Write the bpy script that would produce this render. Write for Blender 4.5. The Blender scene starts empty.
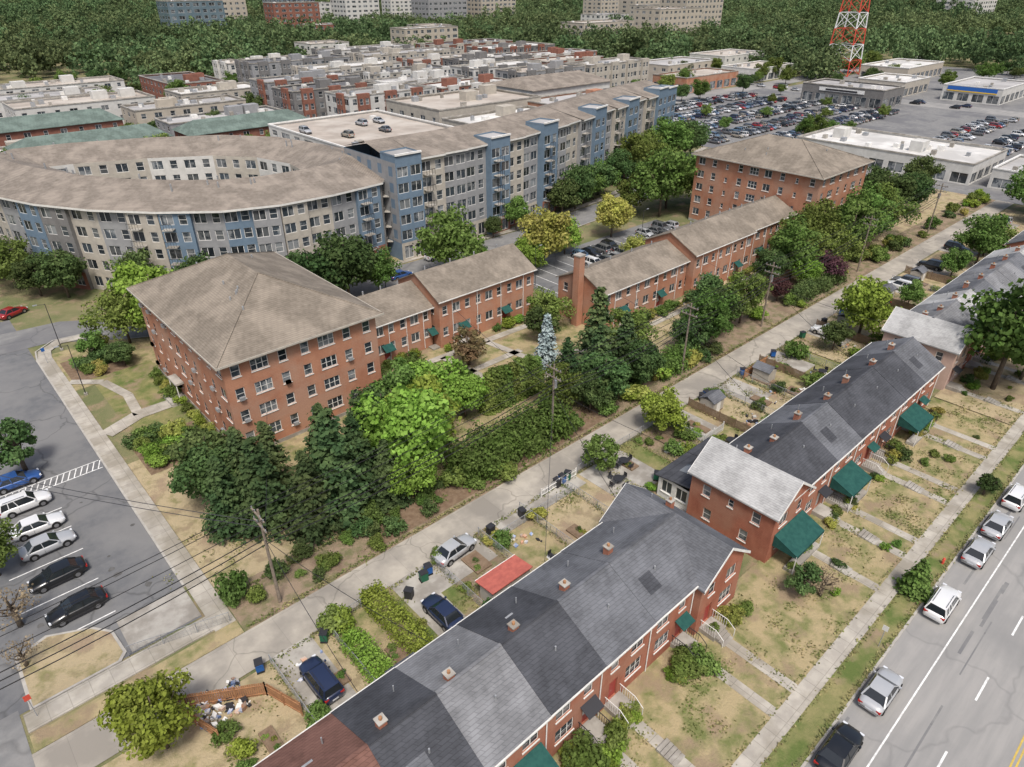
import bpy, math, random
import numpy as np
from mathutils import Vector
random.seed(7); rng=np.random.default_rng(7)
sc=bpy.context.scene
COL=sc.collection
# ---------------------------------------------------------------- materials
def M(name,c1,c2=None,scale=1.0,rough=.9,detail=5,c3=None,s3=.12,lo=.38,hi=.62,bump=0.,metal=0.,spec=.25,island=0.,tile=None,objcol=False,coat=0.,stretch=None,trans=0.,rand=0.,cracks=None,lo3=.45,hi3=.6,bscale=None):
    m=bpy.data.materials.new(name); m.use_nodes=True; nt=m.node_tree; N=nt.nodes; L=nt.links
    b=N['Principled BSDF']; b.inputs['Roughness'].default_value=rough; b.inputs['Metallic'].default_value=metal
    b.inputs['Specular IOR Level'].default_value=spec
    if coat: b.inputs['Coat Weight'].default_value=coat; b.inputs['Coat Roughness'].default_value=.08
    geo=N.new('ShaderNodeNewGeometry'); pos=geo.outputs['Position']
    if stretch:
        mp=N.new('ShaderNodeMapping'); L.new(pos,mp.inputs[0]); mp.inputs['Scale'].default_value=stretch; npos=mp.outputs[0]
    else: npos=pos
    def rgb(c):
        n=N.new('ShaderNodeRGB'); n.outputs[0].default_value=(*c,1); return n.outputs[0]
    def mix(f,a,bb,t='MIX'):
        n=N.new('ShaderNodeMix'); n.data_type='RGBA'; n.blend_type=t
        if isinstance(f,float): n.inputs[0].default_value=f
        else: L.new(f,n.inputs[0])
        L.new(a,n.inputs[6]); L.new(bb,n.inputs[7]); return n.outputs[2]
    def noise(s,d=5,p=None):
        n=N.new('ShaderNodeTexNoise'); n.inputs['Scale'].default_value=s; n.inputs['Detail'].default_value=d; n.inputs['Roughness'].default_value=.6
        L.new(p if p is not None else npos,n.inputs['Vector']); return n.outputs[0]
    def mr(v,a,bb,c=0.,d=1.):
        n=N.new('ShaderNodeMapRange'); L.new(v,n.inputs[0]); n.inputs[1].default_value=a; n.inputs[2].default_value=bb; n.inputs[3].default_value=c; n.inputs[4].default_value=d; return n.outputs[0]
    if objcol:
        oi=N.new('ShaderNodeObjectInfo'); col=oi.outputs['Color']
    else: col=rgb(c1)
    nz=None
    if c2 is not None:
        nz=noise(scale,detail); col=mix(mr(nz,lo,hi),col,rgb(c2))
    if c3 is not None:
        col=mix(mr(noise(s3,6,pos),lo3,hi3),col,rgb(c3))
    if cracks:
        dn=N.new('ShaderNodeTexNoise'); dn.inputs['Scale'].default_value=.4; L.new(pos,dn.inputs['Vector'])
        va=N.new('ShaderNodeVectorMath'); va.operation='MULTIPLY_ADD'; L.new(dn.outputs[1],va.inputs[0]); va.inputs[1].default_value=(3,3,0); L.new(pos,va.inputs[2])
        vo=N.new('ShaderNodeTexVoronoi'); vo.feature='DISTANCE_TO_EDGE'; vo.inputs['Scale'].default_value=cracks[0]; L.new(va.outputs[0],vo.inputs['Vector'])
        col=mix(mr(vo.outputs[0],.0,.012,cracks[1],0.),col,rgb(cracks[2]))
    if tile:
        w,h,ms,st,mode,off=tile
        sx=N.new('ShaderNodeSeparateXYZ'); L.new(pos,sx.inputs[0]); cx=N.new('ShaderNodeCombineXYZ')
        if mode=='xy': L.new(sx.outputs[0],cx.inputs[0]); L.new(sx.outputs[1],cx.inputs[1])
        else:
            ad=N.new('ShaderNodeMath'); L.new(sx.outputs[0],ad.inputs[0]); L.new(sx.outputs[1],ad.inputs[1]); L.new(ad.outputs[0],cx.inputs[0])
            mu=N.new('ShaderNodeMath'); mu.operation='MULTIPLY'; mu.inputs[1].default_value=2.4 if mode=='roof' else 1.; L.new(sx.outputs[2],mu.inputs[0]); L.new(mu.outputs[0],cx.inputs[1])
        bt=N.new('ShaderNodeTexBrick'); bt.offset=off; bt.inputs['Scale'].default_value=1; bt.inputs['Brick Width'].default_value=w; bt.inputs['Row Height'].default_value=h; bt.inputs['Mortar Size'].default_value=ms
        bt.inputs['Color1'].default_value=(1.12,1.12,1.12,1); bt.inputs['Color2'].default_value=(.85,.85,.85,1); bt.inputs['Mortar'].default_value=(.5,.5,.5,1)
        L.new(cx.outputs[0],bt.inputs['Vector']); col=mix(st,col,bt.outputs[0],'MULTIPLY')
    if island or rand:
        if island:
            v=mr(geo.outputs['Random Per Island'],0,1,1-island,1+island)
            vv=N.new('ShaderNodeVectorMath'); vv.operation='SCALE'; L.new(col,vv.inputs[0]); L.new(v,vv.inputs[3]); col=vv.outputs[0]
        if rand:
            oi=N.new('ShaderNodeObjectInfo'); hs=N.new('ShaderNodeHueSaturation'); L.new(mr(oi.outputs['Random'],0,1,.5-.035*rand,.5+.02*rand),hs.inputs['Hue'])
            mm=N.new('ShaderNodeMath'); mm.operation='MULTIPLY'; mm.inputs[1].default_value=7.31; L.new(oi.outputs['Random'],mm.inputs[0]); fr=N.new('ShaderNodeMath'); fr.operation='FRACT'; L.new(mm.outputs[0],fr.inputs[0])
            L.new(mr(fr.outputs[0],0,1,1-.25*rand,1+.3*rand),hs.inputs['Value']); L.new(col,hs.inputs['Color']); col=hs.outputs[0]
    L.new(col,b.inputs['Base Color'])
    if bump:
        bp=N.new('ShaderNodeBump'); bp.inputs['Strength'].default_value=bump; bp.inputs['Distance'].default_value=.1
        L.new(noise(bscale or scale*3,4,pos),bp.inputs['Height']); L.new(bp.outputs[0],b.inputs['Normal'])
    if trans:
        df=N.new('ShaderNodeBsdfDiffuse'); L.new(col,df.inputs[0])
        tr=N.new('ShaderNodeBsdfTranslucent'); L.new(col,tr.inputs[0]); ms=N.new('ShaderNodeMixShader'); ms.inputs[0].default_value=trans
        L.new(df.outputs[0],ms.inputs[1]); L.new(tr.outputs[0],ms.inputs[2]); L.new(ms.outputs[0],N['Material Output'].inputs[0]); N.remove(b)
    return m
asphalt_lot=M('asphalt_lot',(.125,.128,.134),(.155,.157,.16),.9,c3=(.185,.184,.182),s3=.09,bump=.2,cracks=(.09,.5,(.055,.055,.055)))
asphalt_rd=M('asphalt_road',(.255,.25,.24),(.305,.295,.28),.7,c3=(.22,.218,.212),s3=.05,bump=.2,cracks=(.06,.3,(.13,.13,.13)),stretch=(.15,1.5,1))
asphalt_old=M('asphalt_old',(.18,.18,.178),(.225,.222,.215),.8,c3=(.145,.145,.15),s3=.07,bump=.2,cracks=(.07,.4,(.08,.08,.08)))
alley_m=M('alley_concrete',(.40,.365,.31),(.31,.285,.245),.5,c3=(.25,.23,.20),s3=.16,bump=.2,tile=(4.0,4.,.02,.35,'xy',0.),cracks=(.12,.55,(.14,.13,.11)))
concrete=M('concrete',(.43,.40,.345),(.34,.315,.275),.9,c3=(.28,.255,.21),s3=.25,bump=.2,tile=(1.5,1.5,.03,.5,'xy',0.))
conc_pl=M('concrete_plain',(.40,.38,.34),(.30,.28,.25),.6,bump=.2,c3=(.25,.23,.20),s3=.3)
kerb_m=M('kerb',(.42,.40,.36),(.34,.32,.29),1.3)
paint_w=M('road_paint',(.74,.74,.72),(.45,.45,.44),3.,lo=.45,hi=.7)
paint_y=M('road_paint_yellow',(.6,.42,.08),(.4,.3,.1),3.)
oil=M('oil_stain',(.085,.083,.08),(.125,.123,.12),1.5)
def grass(n,g,d,lo,hi,s=.35,c3=(.26,.20,.13),lo3=.52,hi3=.64): return M(n,g,d,s,detail=10,lo=lo,hi=hi,c3=c3,s3=.3,lo3=lo3,hi3=hi3,bump=.8,bscale=5,spec=.1)
G_green=grass('lawn_green',(.105,.14,.042),(.25,.225,.105),.38,.62)
G_mix=grass('lawn_mixed',(.15,.165,.062),(.35,.285,.165),.36,.57,s=.5)
G_dry=grass('lawn_dry',(.38,.31,.195),(.20,.19,.085),.48,.66,s=.6,c3=(.29,.22,.15))
G_dirt=grass('dirt_ground',(.27,.205,.145),(.15,.145,.075),.45,.62,s=.7,c3=(.19,.14,.10))
G_ground=grass('ground_grass',(.12,.14,.06),(.24,.21,.12),.4,.65,s=.08)
mulch=M('mulch',(.15,.10,.065),(.21,.15,.10),1.6,bump=.6)
brickA=M('brick_orange',(.43,.215,.135),(.35,.16,.10),.45,detail=8,stretch=(1,1,.5),c3=(.40,.235,.165),s3=.2,tile=(.6,.2,.02,.22,'wall',.5),spec=.1)
brickB=M('brick_red',(.385,.155,.10),(.29,.11,.072),.8,detail=8,stretch=(1,1,.5),c3=(.35,.175,.12),s3=.25,tile=(.6,.2,.02,.25,'wall',.5),spec=.1)
brickC=M('brick_dark',(.27,.125,.09),(.21,.095,.07),.8,detail=8,tile=(.6,.2,.02,.25,'wall',.5),spec=.1)
def roofm(n,a,k=.8,st=.5): return M(n,a,tuple(x*k for x in a),1.6,detail=7,c3=tuple(x*1.25 for x in a),s3=.3,tile=(.8,.30,.03,st,'roof',.5),bump=.25,spec=.15,rough=.95)
R_apt=roofm('shingle_brown',(.215,.185,.15)); R_char=roofm('shingle_charcoal',(.066,.069,.078)); R_grey=roofm('shingle_grey',(.185,.188,.196)); R_lt=roofm('shingle_light',(.36,.36,.355),.85)
R_brn=roofm('shingle_red_brown',(.16,.085,.068)); R_mid=roofm('shingle_mid',(.125,.13,.142)); R_green=roofm('roof_green',(.13,.17,.15)); R_e=roofm('shingle_tan',(.225,.195,.165))
flat_grey=M('flat_roof_grey',(.36,.35,.34),(.27,.265,.26),.15,c3=(.42,.41,.40),s3=.06); flat_white=M('flat_roof_white',(.66,.65,.62),(.52,.51,.49),.2,c3=(.44,.43,.41),s3=.07)
flat_tan=M('flat_roof_tan',(.42,.37,.32),(.33,.29,.25),.2,c3=(.47,.43,.38),s3=.08); flat_dark=M('flat_roof_dark',(.15,.15,.155),(.11,.11,.115),.2)
white=M('white_trim',(.74,.73,.70),(.62,.61,.58),1.,rough=.6)
trim=M('window_frame',(.68,.67,.63),(.58,.57,.54),1.,rough=.6)
glass=M('window_glass',(.04,.05,.06),(.17,.18,.185),.35,rough=.12,spec=.6,lo=.48,hi=.55,island=.6)
doorm=M('door_paint',(.30,.05,.04),(.55,.54,.5),.25,lo=.49,hi=.51,rough=.5)
teal=M('awning_teal',(.012,.062,.055),(.02,.085,.072),2.,rough=.8); metal=M('metal_grey',(.38,.39,.40),(.3,.31,.32),1.,rough=.5,metal=.3); dkmetal=M('metal_dark',(.05,.05,.055),rough=.5,metal=.4)
wood=M('weathered_wood',(.24,.17,.11),(.17,.12,.08),2.,stretch=(1,1,6)); woodO=M('cedar_fence',(.38,.20,.10),(.29,.15,.08),2.); woodpole=M('pole_wood',(.24,.20,.16),(.17,.14,.11),3.)
redpaint=M('roof_red',(.46,.13,.10),(.36,.10,.08),2.); redst=M('red_steel',(.60,.09,.06),rough=.6); whst=M('white_steel',(.75,.75,.75),rough=.6)
bluep=M('bin_blue',(.02,.10,.32),rough=.5); greenp=M('bin_green',(.02,.11,.06),rough=.5); stuff=M('clutter',(.5,.47,.43),(.12,.2,.4),1.5,island=.5); stuff2=M('clutter_warm',(.42,.2,.1),(.3,.3,.28),1.1,island=.5)
W_grey=M('siding_grey',(.29,.292,.295),(.25,.252,.256),.8,spec=.1); W_blue=M('siding_blue',(.155,.215,.28),(.135,.19,.25),.8,spec=.1); W_beige=M('siding_beige',(.44,.405,.345),(.37,.34,.295),.8,spec=.1); W_dk=M('siding_dark',(.19,.185,.18),(.16,.155,.15),.8,spec=.1); W_white=M('stucco_white',(.58,.57,.54),(.50,.49,.46),.6); W_tan=M('masonry_tan',(.45,.40,.33),(.39,.35,.29),.5); W_pink=M('stucco_pink',(.52,.37,.31),(.45,.32,.27),.6)
W_glass=M('curtain_glass',(.11,.16,.19),(.16,.21,.24),.15,rough=.15,spec=.6)
carpaint=M('car_paint',(0,0,0),objcol=True,rough=.28,metal=.15,coat=.7,spec=.5); carglass=M('car_glass',(.018,.022,.026),rough=.06,spec=.6); tyre=M('tyre',(.02,.02,.02),rough=.9); hub=M('hub',(.35,.35,.36),rough=.35,metal=.8); lampw=M('headlamp',(.6,.62,.65),rough=.15); lampr=M('taillamp',(.35,.02,.015),rough=.25)
bark=M('bark',(.14,.11,.085),(.10,.08,.06),3.)
def leafm(n,a,b_,t=.3,i=.32,r=1.): return M(n,a,b_,.5,lo=.4,hi=.6,rough=.6,spec=.2,island=i,trans=t,rand=r,detail=2)
Lf=leafm('foliage',(.115,.185,.045),(.155,.225,.065)); Lb=leafm('foliage_bright',(.19,.29,.05),(.235,.335,.07),.35); Ly=leafm('foliage_yellow',(.30,.33,.08),(.35,.35,.10),.35)
Ld=leafm('foliage_dark',(.072,.122,.044),(.10,.152,.055)); Lc=leafm('needles',(.056,.098,.042),(.088,.13,.052),.2); Lblue=leafm('needles_blue',(.24,.31,.31),(.33,.39,.39),.1,r=.3); Lp=leafm('foliage_purple',(.09,.045,.05),(.12,.06,.06))
Lfar=leafm('foliage_far',(.088,.140,.062),(.13,.18,.08),.25,.35,1.); Lw=leafm('weeds',(.14,.17,.055),(.28,.25,.12),.2,.4,0.)  # foliage_far: slight depth haze put into the leaf colour, bluer than near trees
# ---------------------------------------------------------------- builder
class B:
    def __init__(s,name,loc=(0,0,0),rot=0.,single=False): s.name=name; s.loc=loc; s.rot=rot; s.single=single; s.p={}
    def part(s,k,mat,smooth=False):
        if k not in s.p: s.p[k]=([],[],mat,smooth)
        return s.p[k]
    def add(s,k,mat,vs,fs,smooth=False):
        V,F,_,_=s.part(k,mat,smooth); n=len(V); V.extend(vs); F.extend([tuple(i+n for i in f) for f in fs])
    def quad(s,k,mat,*pts): s.add(k,mat,list(pts),[tuple(range(len(pts)))])
    def box(s,k,mat,x0,y0,z0,x1,y1,z1):
        s.add(k,mat,[(x0,y0,z0),(x1,y0,z0),(x1,y1,z0),(x0,y1,z0),(x0,y0,z1),(x1,y0,z1),(x1,y1,z1),(x0,y1,z1)],[(3,2,1,0),(4,5,6,7),(0,1,5,4),(1,2,6,5),(2,3,7,6),(3,0,4,7)])
    def slab(s,k,mat,pts,th):
        n=len(pts); vs=list(pts)+[(x,y,z-th) for x,y,z in pts]
        s.add(k,mat,vs,[tuple(range(n)),tuple(range(2*n-1,n-1,-1))]+[(i+n,(i+1)%n+n,(i+1)%n,i) for i in range(n)])
    def beam(s,k,mat,p,q,r,r2=None,n=4,smooth=False):
        p=Vector(p); q=Vector(q); d=(q-p).normalized(); a=d.cross(Vector((0,0,1)) if abs(d.z)<.9 else Vector((1,0,0))).normalized(); b=d.cross(a); r2=r if r2 is None else r2
        vs=[]
        for c,rr in((p,r),(q,r2)):
            for i in range(n):
                t=2*math.pi*(i+.5)/n; vs.append(tuple(c+(a*math.cos(t)+b*math.sin(t))*rr))
        s.add(k,mat,vs,[(i,(i+1)%n,n+(i+1)%n,n+i) for i in range(n)]+[tuple(range(n-1,-1,-1)),tuple(range(n,2*n))],smooth)
    def mesh(s,parts,name):
        me=bpy.data.meshes.new(name); V=[];F=[];mi=[];sm=[]
        for i,(v,f,m,smo) in enumerate(parts):
            n=len(V); V+=v; F+=[tuple(j+n for j in x) for x in f]; mi+=[i]*len(f); sm+=[smo]*len(f); me.materials.append(m)
        me.from_pydata(V,[],F); me.polygons.foreach_set('material_index',mi); me.polygons.foreach_set('use_smooth',sm); me.update(); return me
    def done(s):
        if s.single or len(s.p)==1:
            o=bpy.data.objects.new(s.name,s.mesh(list(s.p.values()),s.name)); o.location=s.loc; o.rotation_euler=(0,0,s.rot); COL.objects.link(o); return o
        e=bpy.data.objects.new(s.name,None); e.location=s.loc; e.rotation_euler=(0,0,s.rot); e.empty_display_size=.5; COL.objects.link(e)
        for k,v in s.p.items():
            o=bpy.data.objects.new(k,s.mesh([v],k)); o.parent=e; COL.objects.link(o)
        return e
def inst(me,name,x,y,z=0,rot=0,s=1,col=None,sz=None):
    o=bpy.data.objects.new(name,me); o.location=(x,y,z); o.rotation_euler=(0,0,rot); o.scale=(s,s,sz or s)
    if col: o.color=(*col,1)
    COL.objects.link(o); return o
def sheet(name,mat,pts,z):
    b=B(name); b.quad('s',mat,*[(x,y,z) for x,y in pts]); return b.done()
def rect(name,mat,x0,y0,x1,y1,z): return sheet(name,mat,[(x0,y0),(x1,y0),(x1,y1),(x0,y1)],z)
def slabr(name,mat,x0,y0,x1,y1,z0,z1):
    b=B(name); b.box('s',mat,x0,y0,z0,x1,y1,z1); return b.done()
def strip(name,mat,pts,w,z,off=0):
    b=B(name); P=[Vector((x,y)) for x,y in pts]; Ls=[];Rs=[]
    for i,p in enumerate(P):
        d=(P[min(i+1,len(P)-1)]-P[max(i-1,0)]).normalized(); n=Vector((-d.y,d.x)); Ls.append(p+n*(off+w/2)); Rs.append(p+n*(off-w/2))
    for i in range(len(P)-1): b.quad('s',mat,(Rs[i].x,Rs[i].y,z),(Rs[i+1].x,Rs[i+1].y,z),(Ls[i+1].x,Ls[i+1].y,z),(Ls[i].x,Ls[i].y,z))
    return b.done()
def facade(o,p0,p1,z0,z1,ops,wall,wmat,depth=.14,sill=True,gl=None,fr=None):
    gl=gl or glass; fr=fr or trim
    L=math.hypot(p1[0]-p0[0],p1[1]-p0[1]); dx,dy=(p1[0]-p0[0])/L,(p1[1]-p0[1])/L; nx,ny=dy,-dx
    P=lambda a,z,n=0.:(p0[0]+dx*a+nx*n,p0[1]+dy*a+ny*n,z)
    ops=[q for q in ops if q[0]>.05 and q[1]<L-.05]
    xs=sorted({0,L}|{round(q[0],3) for q in ops}|{round(q[1],3) for q in ops}); zs=sorted({z0,z1}|{round(q[2],3) for q in ops}|{round(q[3],3) for q in ops})
    for i in range(len(xs)-1):
        a0,a1=xs[i],xs[i+1]; am=(a0+a1)/2; cols=[q for q in ops if q[0]<am<q[1]]
        start=None
        for j in range(len(zs)-1):
            zm=(zs[j]+zs[j+1])/2; hole=any(q[2]<zm<q[3] for q in cols)
            if not hole and start is None: start=zs[j]
            if start is not None and (hole or j==len(zs)-2):
                e=zs[j] if hole else zs[j+1]; o.quad(wall,wmat,P(a0,start),P(a1,start),P(a1,e),P(a0,e)); start=None
    for q in ops:
        a0,a1,b0,b1=q[:4]; k=q[4] if len(q)>4 else 'w'; D=-depth
        for r in ((P(a0,b0),P(a1,b0),P(a1,b0,D),P(a0,b0,D)),(P(a0,b1,D),P(a1,b1,D),P(a1,b1),P(a0,b1)),(P(a0,b0),P(a0,b0,D),P(a0,b1,D),P(a0,b1)),(P(a1,b0,D),P(a1,b0),P(a1,b1),P(a1,b1,D))):
            o.quad(wall,wmat,*r)
        if k=='d': o.quad('door',doorm,P(a0,b0,D),P(a1,b0,D),P(a1,b1,D),P(a0,b1,D)); continue
        if k=='b': o.quad('recess',flat_dark,P(a0,b0,D),P(a1,b0,D),P(a1,b1,D),P(a0,b1,D)); continue
        o.quad('windows',gl,P(a0,b0,D),P(a1,b0,D),P(a1,b1,D),P(a0,b1,D))
        f=D+.05; t=.09
        def fb(x0,x1,y0,y1,ff=f): o.quad('window_frames',fr,P(x0,y0,ff),P(x1,y0,ff),P(x1,y1,ff),P(x0,y1,ff))
        fb(a0,a1,b0,b0+t); fb(a0,a1,b1-t,b1); fb(a0,a0+t,b0+t,b1-t); fb(a1-t,a1,b0+t,b1-t)
        if k in 'wt': fb(a0+t,a1-t,(b0+b1)/2-.035,(b0+b1)/2+.035)
        if k=='t':
            for c in (1,2): xx=a0+(a1-a0)*c/3; fb(xx-.05,xx+.05,b0+t,b1-t,f+.01)
        if k=='g': xx=(a0+a1)/2; fb(xx-.05,xx+.05,b0+t,b1-t,f+.01)
        if sill:
            o.quad('window_sills',fr,P(a0-.06,b0-.1,.07),P(a1+.06,b0-.1,.07),P(a1+.06,b0,.07),P(a0-.06,b0,.07)); o.quad('window_sills',fr,P(a0-.06,b0,.07),P(a1+.06,b0,.07),P(a1+.06,b0,0),P(a0-.06,b0,0))
def grid_ops(L,n,fl,z0,fh,w,h,sillh=.95,kinds=None,margin=0.):
    r=[]; sp=(L-2*margin)/n
    for c in range(n):
        kk=kinds[c%len(kinds)] if kinds else 'w'
        ww=w*{'w':1,'t':2.0,'g':1.55,'b':1.4,'s':.6}[kk[0]] 
        cx=margin+sp*(c+.5)
        for f in range(fl): r.append((cx-ww/2,cx+ww/2,z0+f*fh+sillh,z0+f*fh+sillh+(h if kk!='s' else h*.7),kk if kk!='s' else 'w'))
    return r
# ---------------------------------------------------------------- ground & roads
rect('ground',G_ground,-1500,-1500,5000,5000,0.)
rect('road',asphalt_rd,-300,-10.5,400,6.5,.02)
for v,w_,dash in((3.5,.12,0),(-3.3,.12,0),(-3.6,.12,0)):
    rect('lane_marking',paint_w if v>0 else paint_y,-100,v-w_/2,400,v+w_/2,.026)
b=B('lane_marking')
for i in range(-8,40): b.quad('m',paint_w,(i*9+3.6,.05,.026),(i*9+6.6,.05,.026),(i*9+6.6,.2,.026),(i*9+3.6,.2,.026))
b.done()
b=B('tar_patches')
for i in range(34):
    u=random.uniform(20,150); v=random.choice([-2,2.2,4.7,5.5,1.2])+random.uniform(-.5,.5); l=random.uniform(1.5,9); w_=random.uniform(.04,.4)
    b.quad('m',asphalt_old,(u,v,.023+i*5e-5),(u+l,v,.023+i*5e-5),(u+l,v+w_,.023+i*5e-5),(u,v+w_,.023+i*5e-5))
b.done()
b=B('oil_stains')
for i,(x,y) in enumerate([(random.uniform(-3.5,2),random.choice([56.4,61.7,66.8,70.5,75.2])+random.uniform(-.6,.6)) for _ in range(16)]+[(random.uniform(-6,7),random.uniform(54,110)) for _ in range(14)]):
    r=random.uniform(.15,.5); z=.0235+i*4e-5; b.quad('m',oil,*[(x+r*random.uniform(.6,1.2)*math.cos(a*.785),y+r*random.uniform(.6,1.2)*math.sin(a*.785),z) for a in range(8)])
b.done()
slabr('kerb',kerb_m,-200,6.5,400,6.68,-.05,.15)
slabr('pavement',concrete,-100,8.6,300,10.0,-.05,.15)
slabr('verge_grass',G_green,-100,6.68,300,8.6,-.05,.12)
R1=[4.2,9.9,15.0,20.6,26.2,31.9,37.5,43.7]; R2=[49.5,56.0,61.8,67.5,73.2,79.,84.8,90.6]; R3=[96.2,102,107.8,113.6,119.4,125.2,131,137,143]; R4=[149+5.8*i for i in range(9)]
gm=[G_mix,G_dry,G_green,G_mix,G_dry,G_mix]
k=0
for R in (R1,R2,R3,R4):
    for i in range(len(R)-1):
        a,c=R[i],R[i+1]; left=a if i else a-2.9; right=c if i<len(R)-2 else c+2.9
        slabr('front_lawn',gm[(k*5+i)%6],left,10.0,right,19.2,-.05,.13+.004*(i%2))
        slabr('back_lawn',[G_dry,G_mix,G_dirt,G_green,G_mix,G_dry][(k*3+i*2)%6],left,28.2,right,40.0,-.05,.06+.004*(i%2)); k+=1
slabr('front_lawn',G_dry,-40,10,1.3,40,-.05,.07)
rect('alley_road',alley_m,-6.2,40.3,205,44.3,.09)
slabr('driveway_pad',conc_pl,23.0,36.5,31.5,40.35,-.05,.095); slabr('driveway_pad',conc_pl,34.,38.2,46,40.35,-.05,.097); slabr('patio',conc_pl,46.5,33,53.5,39.8,-.05,.10)
slabr('driveway_pad',conc_pl,10.2,30,13.6,40.35,-.05,.093); slabr('driveway_pad',conc_pl,21.6,30.5,24.6,40.3,-.05,.099)
for u in (62,74,86,99,112,126,140,155,168,182): slabr('parking_pad',conc_pl,u,34,u+4.2,40.35,-.05,.096)
rect('wooded_strip_ground',G_dirt,9.7,44.3,205,50,.03)
rect('grounds_lawn',G_mix,9.7,50,76,75.6,.034); rect('grounds_lawn',G_dry,76,50,205,61,.034)
rect('grounds_lawn',G_dry,9.65,50,20,76,.038); rect('grounds_lawn',G_green,12,76,20,100,.042)
rect('grounds_lawn',G_mix,9.6,98,80,112,.03)
rect('mulch_bed',mulch,11,72,18.5,80,.05); rect('mulch_bed',mulch,10,100,17,108,.05); rect('mulch_bed',mulch,24,45.2,60,49,.05)
rect('car_park',asphalt_lot,-40,48.5,7.6,130,.02)
rect('street',asphalt_old,-18,-80,-6.2,46.5,.025); rect('street',asphalt_old,-18,46.5,-6.2,49,.03)
slabr('kerb',kerb_m,7.6,53,7.8,111,-.05,.15)
slabr('pavement',concrete,7.8,46,9.6,111,-.05,.14)
strip('pavement',concrete,[(8.7,110.8),(9.2,113.5),(11.5,115.6),(15,115)],1.8,.142); strip('kerb',kerb_m,[(7.7,110.8),(8.2,114.2),(11,116.7),(15.6,116)],.22,.146)
slabr('driveway_apron',conc_pl,1.9,48.7,7.6,53,-.05,.06)
slabr('pavement',concrete,-6,46.3,7.8,48.2,-.05,.13); slabr('verge_grass',G_mix,-6,44.35,9.6,46.0,-.05,.10)
slabr('pavement',concrete,-6.1,-60,-4.6,40.3,-.05,.13)
b=B('planter_island'); pts=[(-5.4,54.4),(-3,55.3),(.2,53.6),(1.4,52),(1.6,49),(1.0,48.3),(-5.5,48.3)]
b.slab('kerb',kerb_m,[(x,y,.15) for x,y in pts][::-1],.2); cx,cy=-1.9,51.2; b.slab('soil',G_dry,[(cx+(x-cx)*.93,cy+(y-cy)*.93,.165) for x,y in pts][::-1],.1); b.done()
b=B('planter_island'); pts=[(-7,83.2),(-7,80.6),(-.5,80.8),(1.2,82),(-.5,83.2)]; b.slab('kerb',kerb_m,[(x,y,.15) for x,y in pts],.18); cx,cy=-3,82; b.slab('soil',G_mix,[(cx+(x-cx)*.9,cy+(y-cy)*.86,.165) for x,y in pts],.1); b.done()
b=B('parking_marking')
for v in (54.2,59.4,64.6,68.9,72.7,77.7): b.quad('m',paint_w,(-4,v,.026),(2.2,v,.026),(2.2,v+.12,.026),(-4,v+.12,.026))
for i in range(16): x=-2.4+i*.62; b.quad('m',paint_w,(x,77.4,.027),(x+.12,77.4,.027),(x+.72,79.,.027),(x+.6,79.,.027))
for vv in (77.3,79.05): b.quad('m',paint_w,(-3,vv,.028),(7.4,vv,.028),(7.4,vv+.12,.028),(-3,vv+.12,.028))
for u in np.arange(81.5,128,2.9):
    for v0 in(73.3,79.2,84.): b.quad('m',paint_w,(u,v0,.05),(u+.12,v0,.05),(u+.12,v0+4.8,.05),(u,v0+4.8,.05))
b.done()
RP=[(12,120),(22,113),(34,106.5),(52,104),(70,103.5),(100,103.5),(130,106),(160,112),(205,124)]
strip('road',asphalt_old,[(-60,121),(2,121)]+RP,8,.05)
strip('kerb',kerb_m,RP[1:],.25,.15,-4.1); strip('pavement',concrete,RP[1:],1.8,.14,5.2)
rect('car_park',asphalt_lot,80,73,129,92,.045); rect('road',asphalt_old,86,90,94,101,.047)
rect('street',asphalt_old,205,-10,214,110,.04); rect('car_park',asphalt_old,205,105,345,190,.03); rect('car_park',asphalt_old,214,20,345,110,.035)
rect('road',asphalt_rd,345,-50,360,900,.05); rect('road',asphalt_rd,200,190,900,202,.055)
rect('car_park',asphalt_old,360,60,520,185,.03)
rect('paved_area',asphalt_old,-80,188,110,430,.02); rect('paved_area',asphalt_old,110,196,330,360,.025); rect('road',asphalt_rd,-200,312,330,319,.04); rect('paved_area',conc_pl,80,132,215,200,.022)
b=B('footpath')
def pth(pts,w=1.3,z=.11):
    P=[Vector(p) for p in pts]
    for i in range(len(P)-1):
        d=(P[i+1]-P[i]).normalized(); n=Vector((-d.y,d.x))*w/2; a,c=P[i],P[i+1]; z+=.0017
        b.quad('s',concrete,(a.x-n.x,a.y-n.y,z),(c.x-n.x,c.y-n.y,z),(c.x+n.x,c.y+n.y,z),(a.x+n.x,a.y+n.y,z))
pth([(9.6,84),(14,86),(19.8,86)],2.2); pth([(14,86),(14.5,92),(13,98),(9.6,101)],1.2); pth([(42,72.5),(75,71.2)],1.3); pth([(52,72),(53,60),(60,57)],1.2); pth([(47,66),(62,66)],1.2); pth([(76,58.2),(132,58.2)],1.2); pth([(60,71.5),(61,64),(68,60),(76,58.2)],1.2)
b.done()
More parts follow.
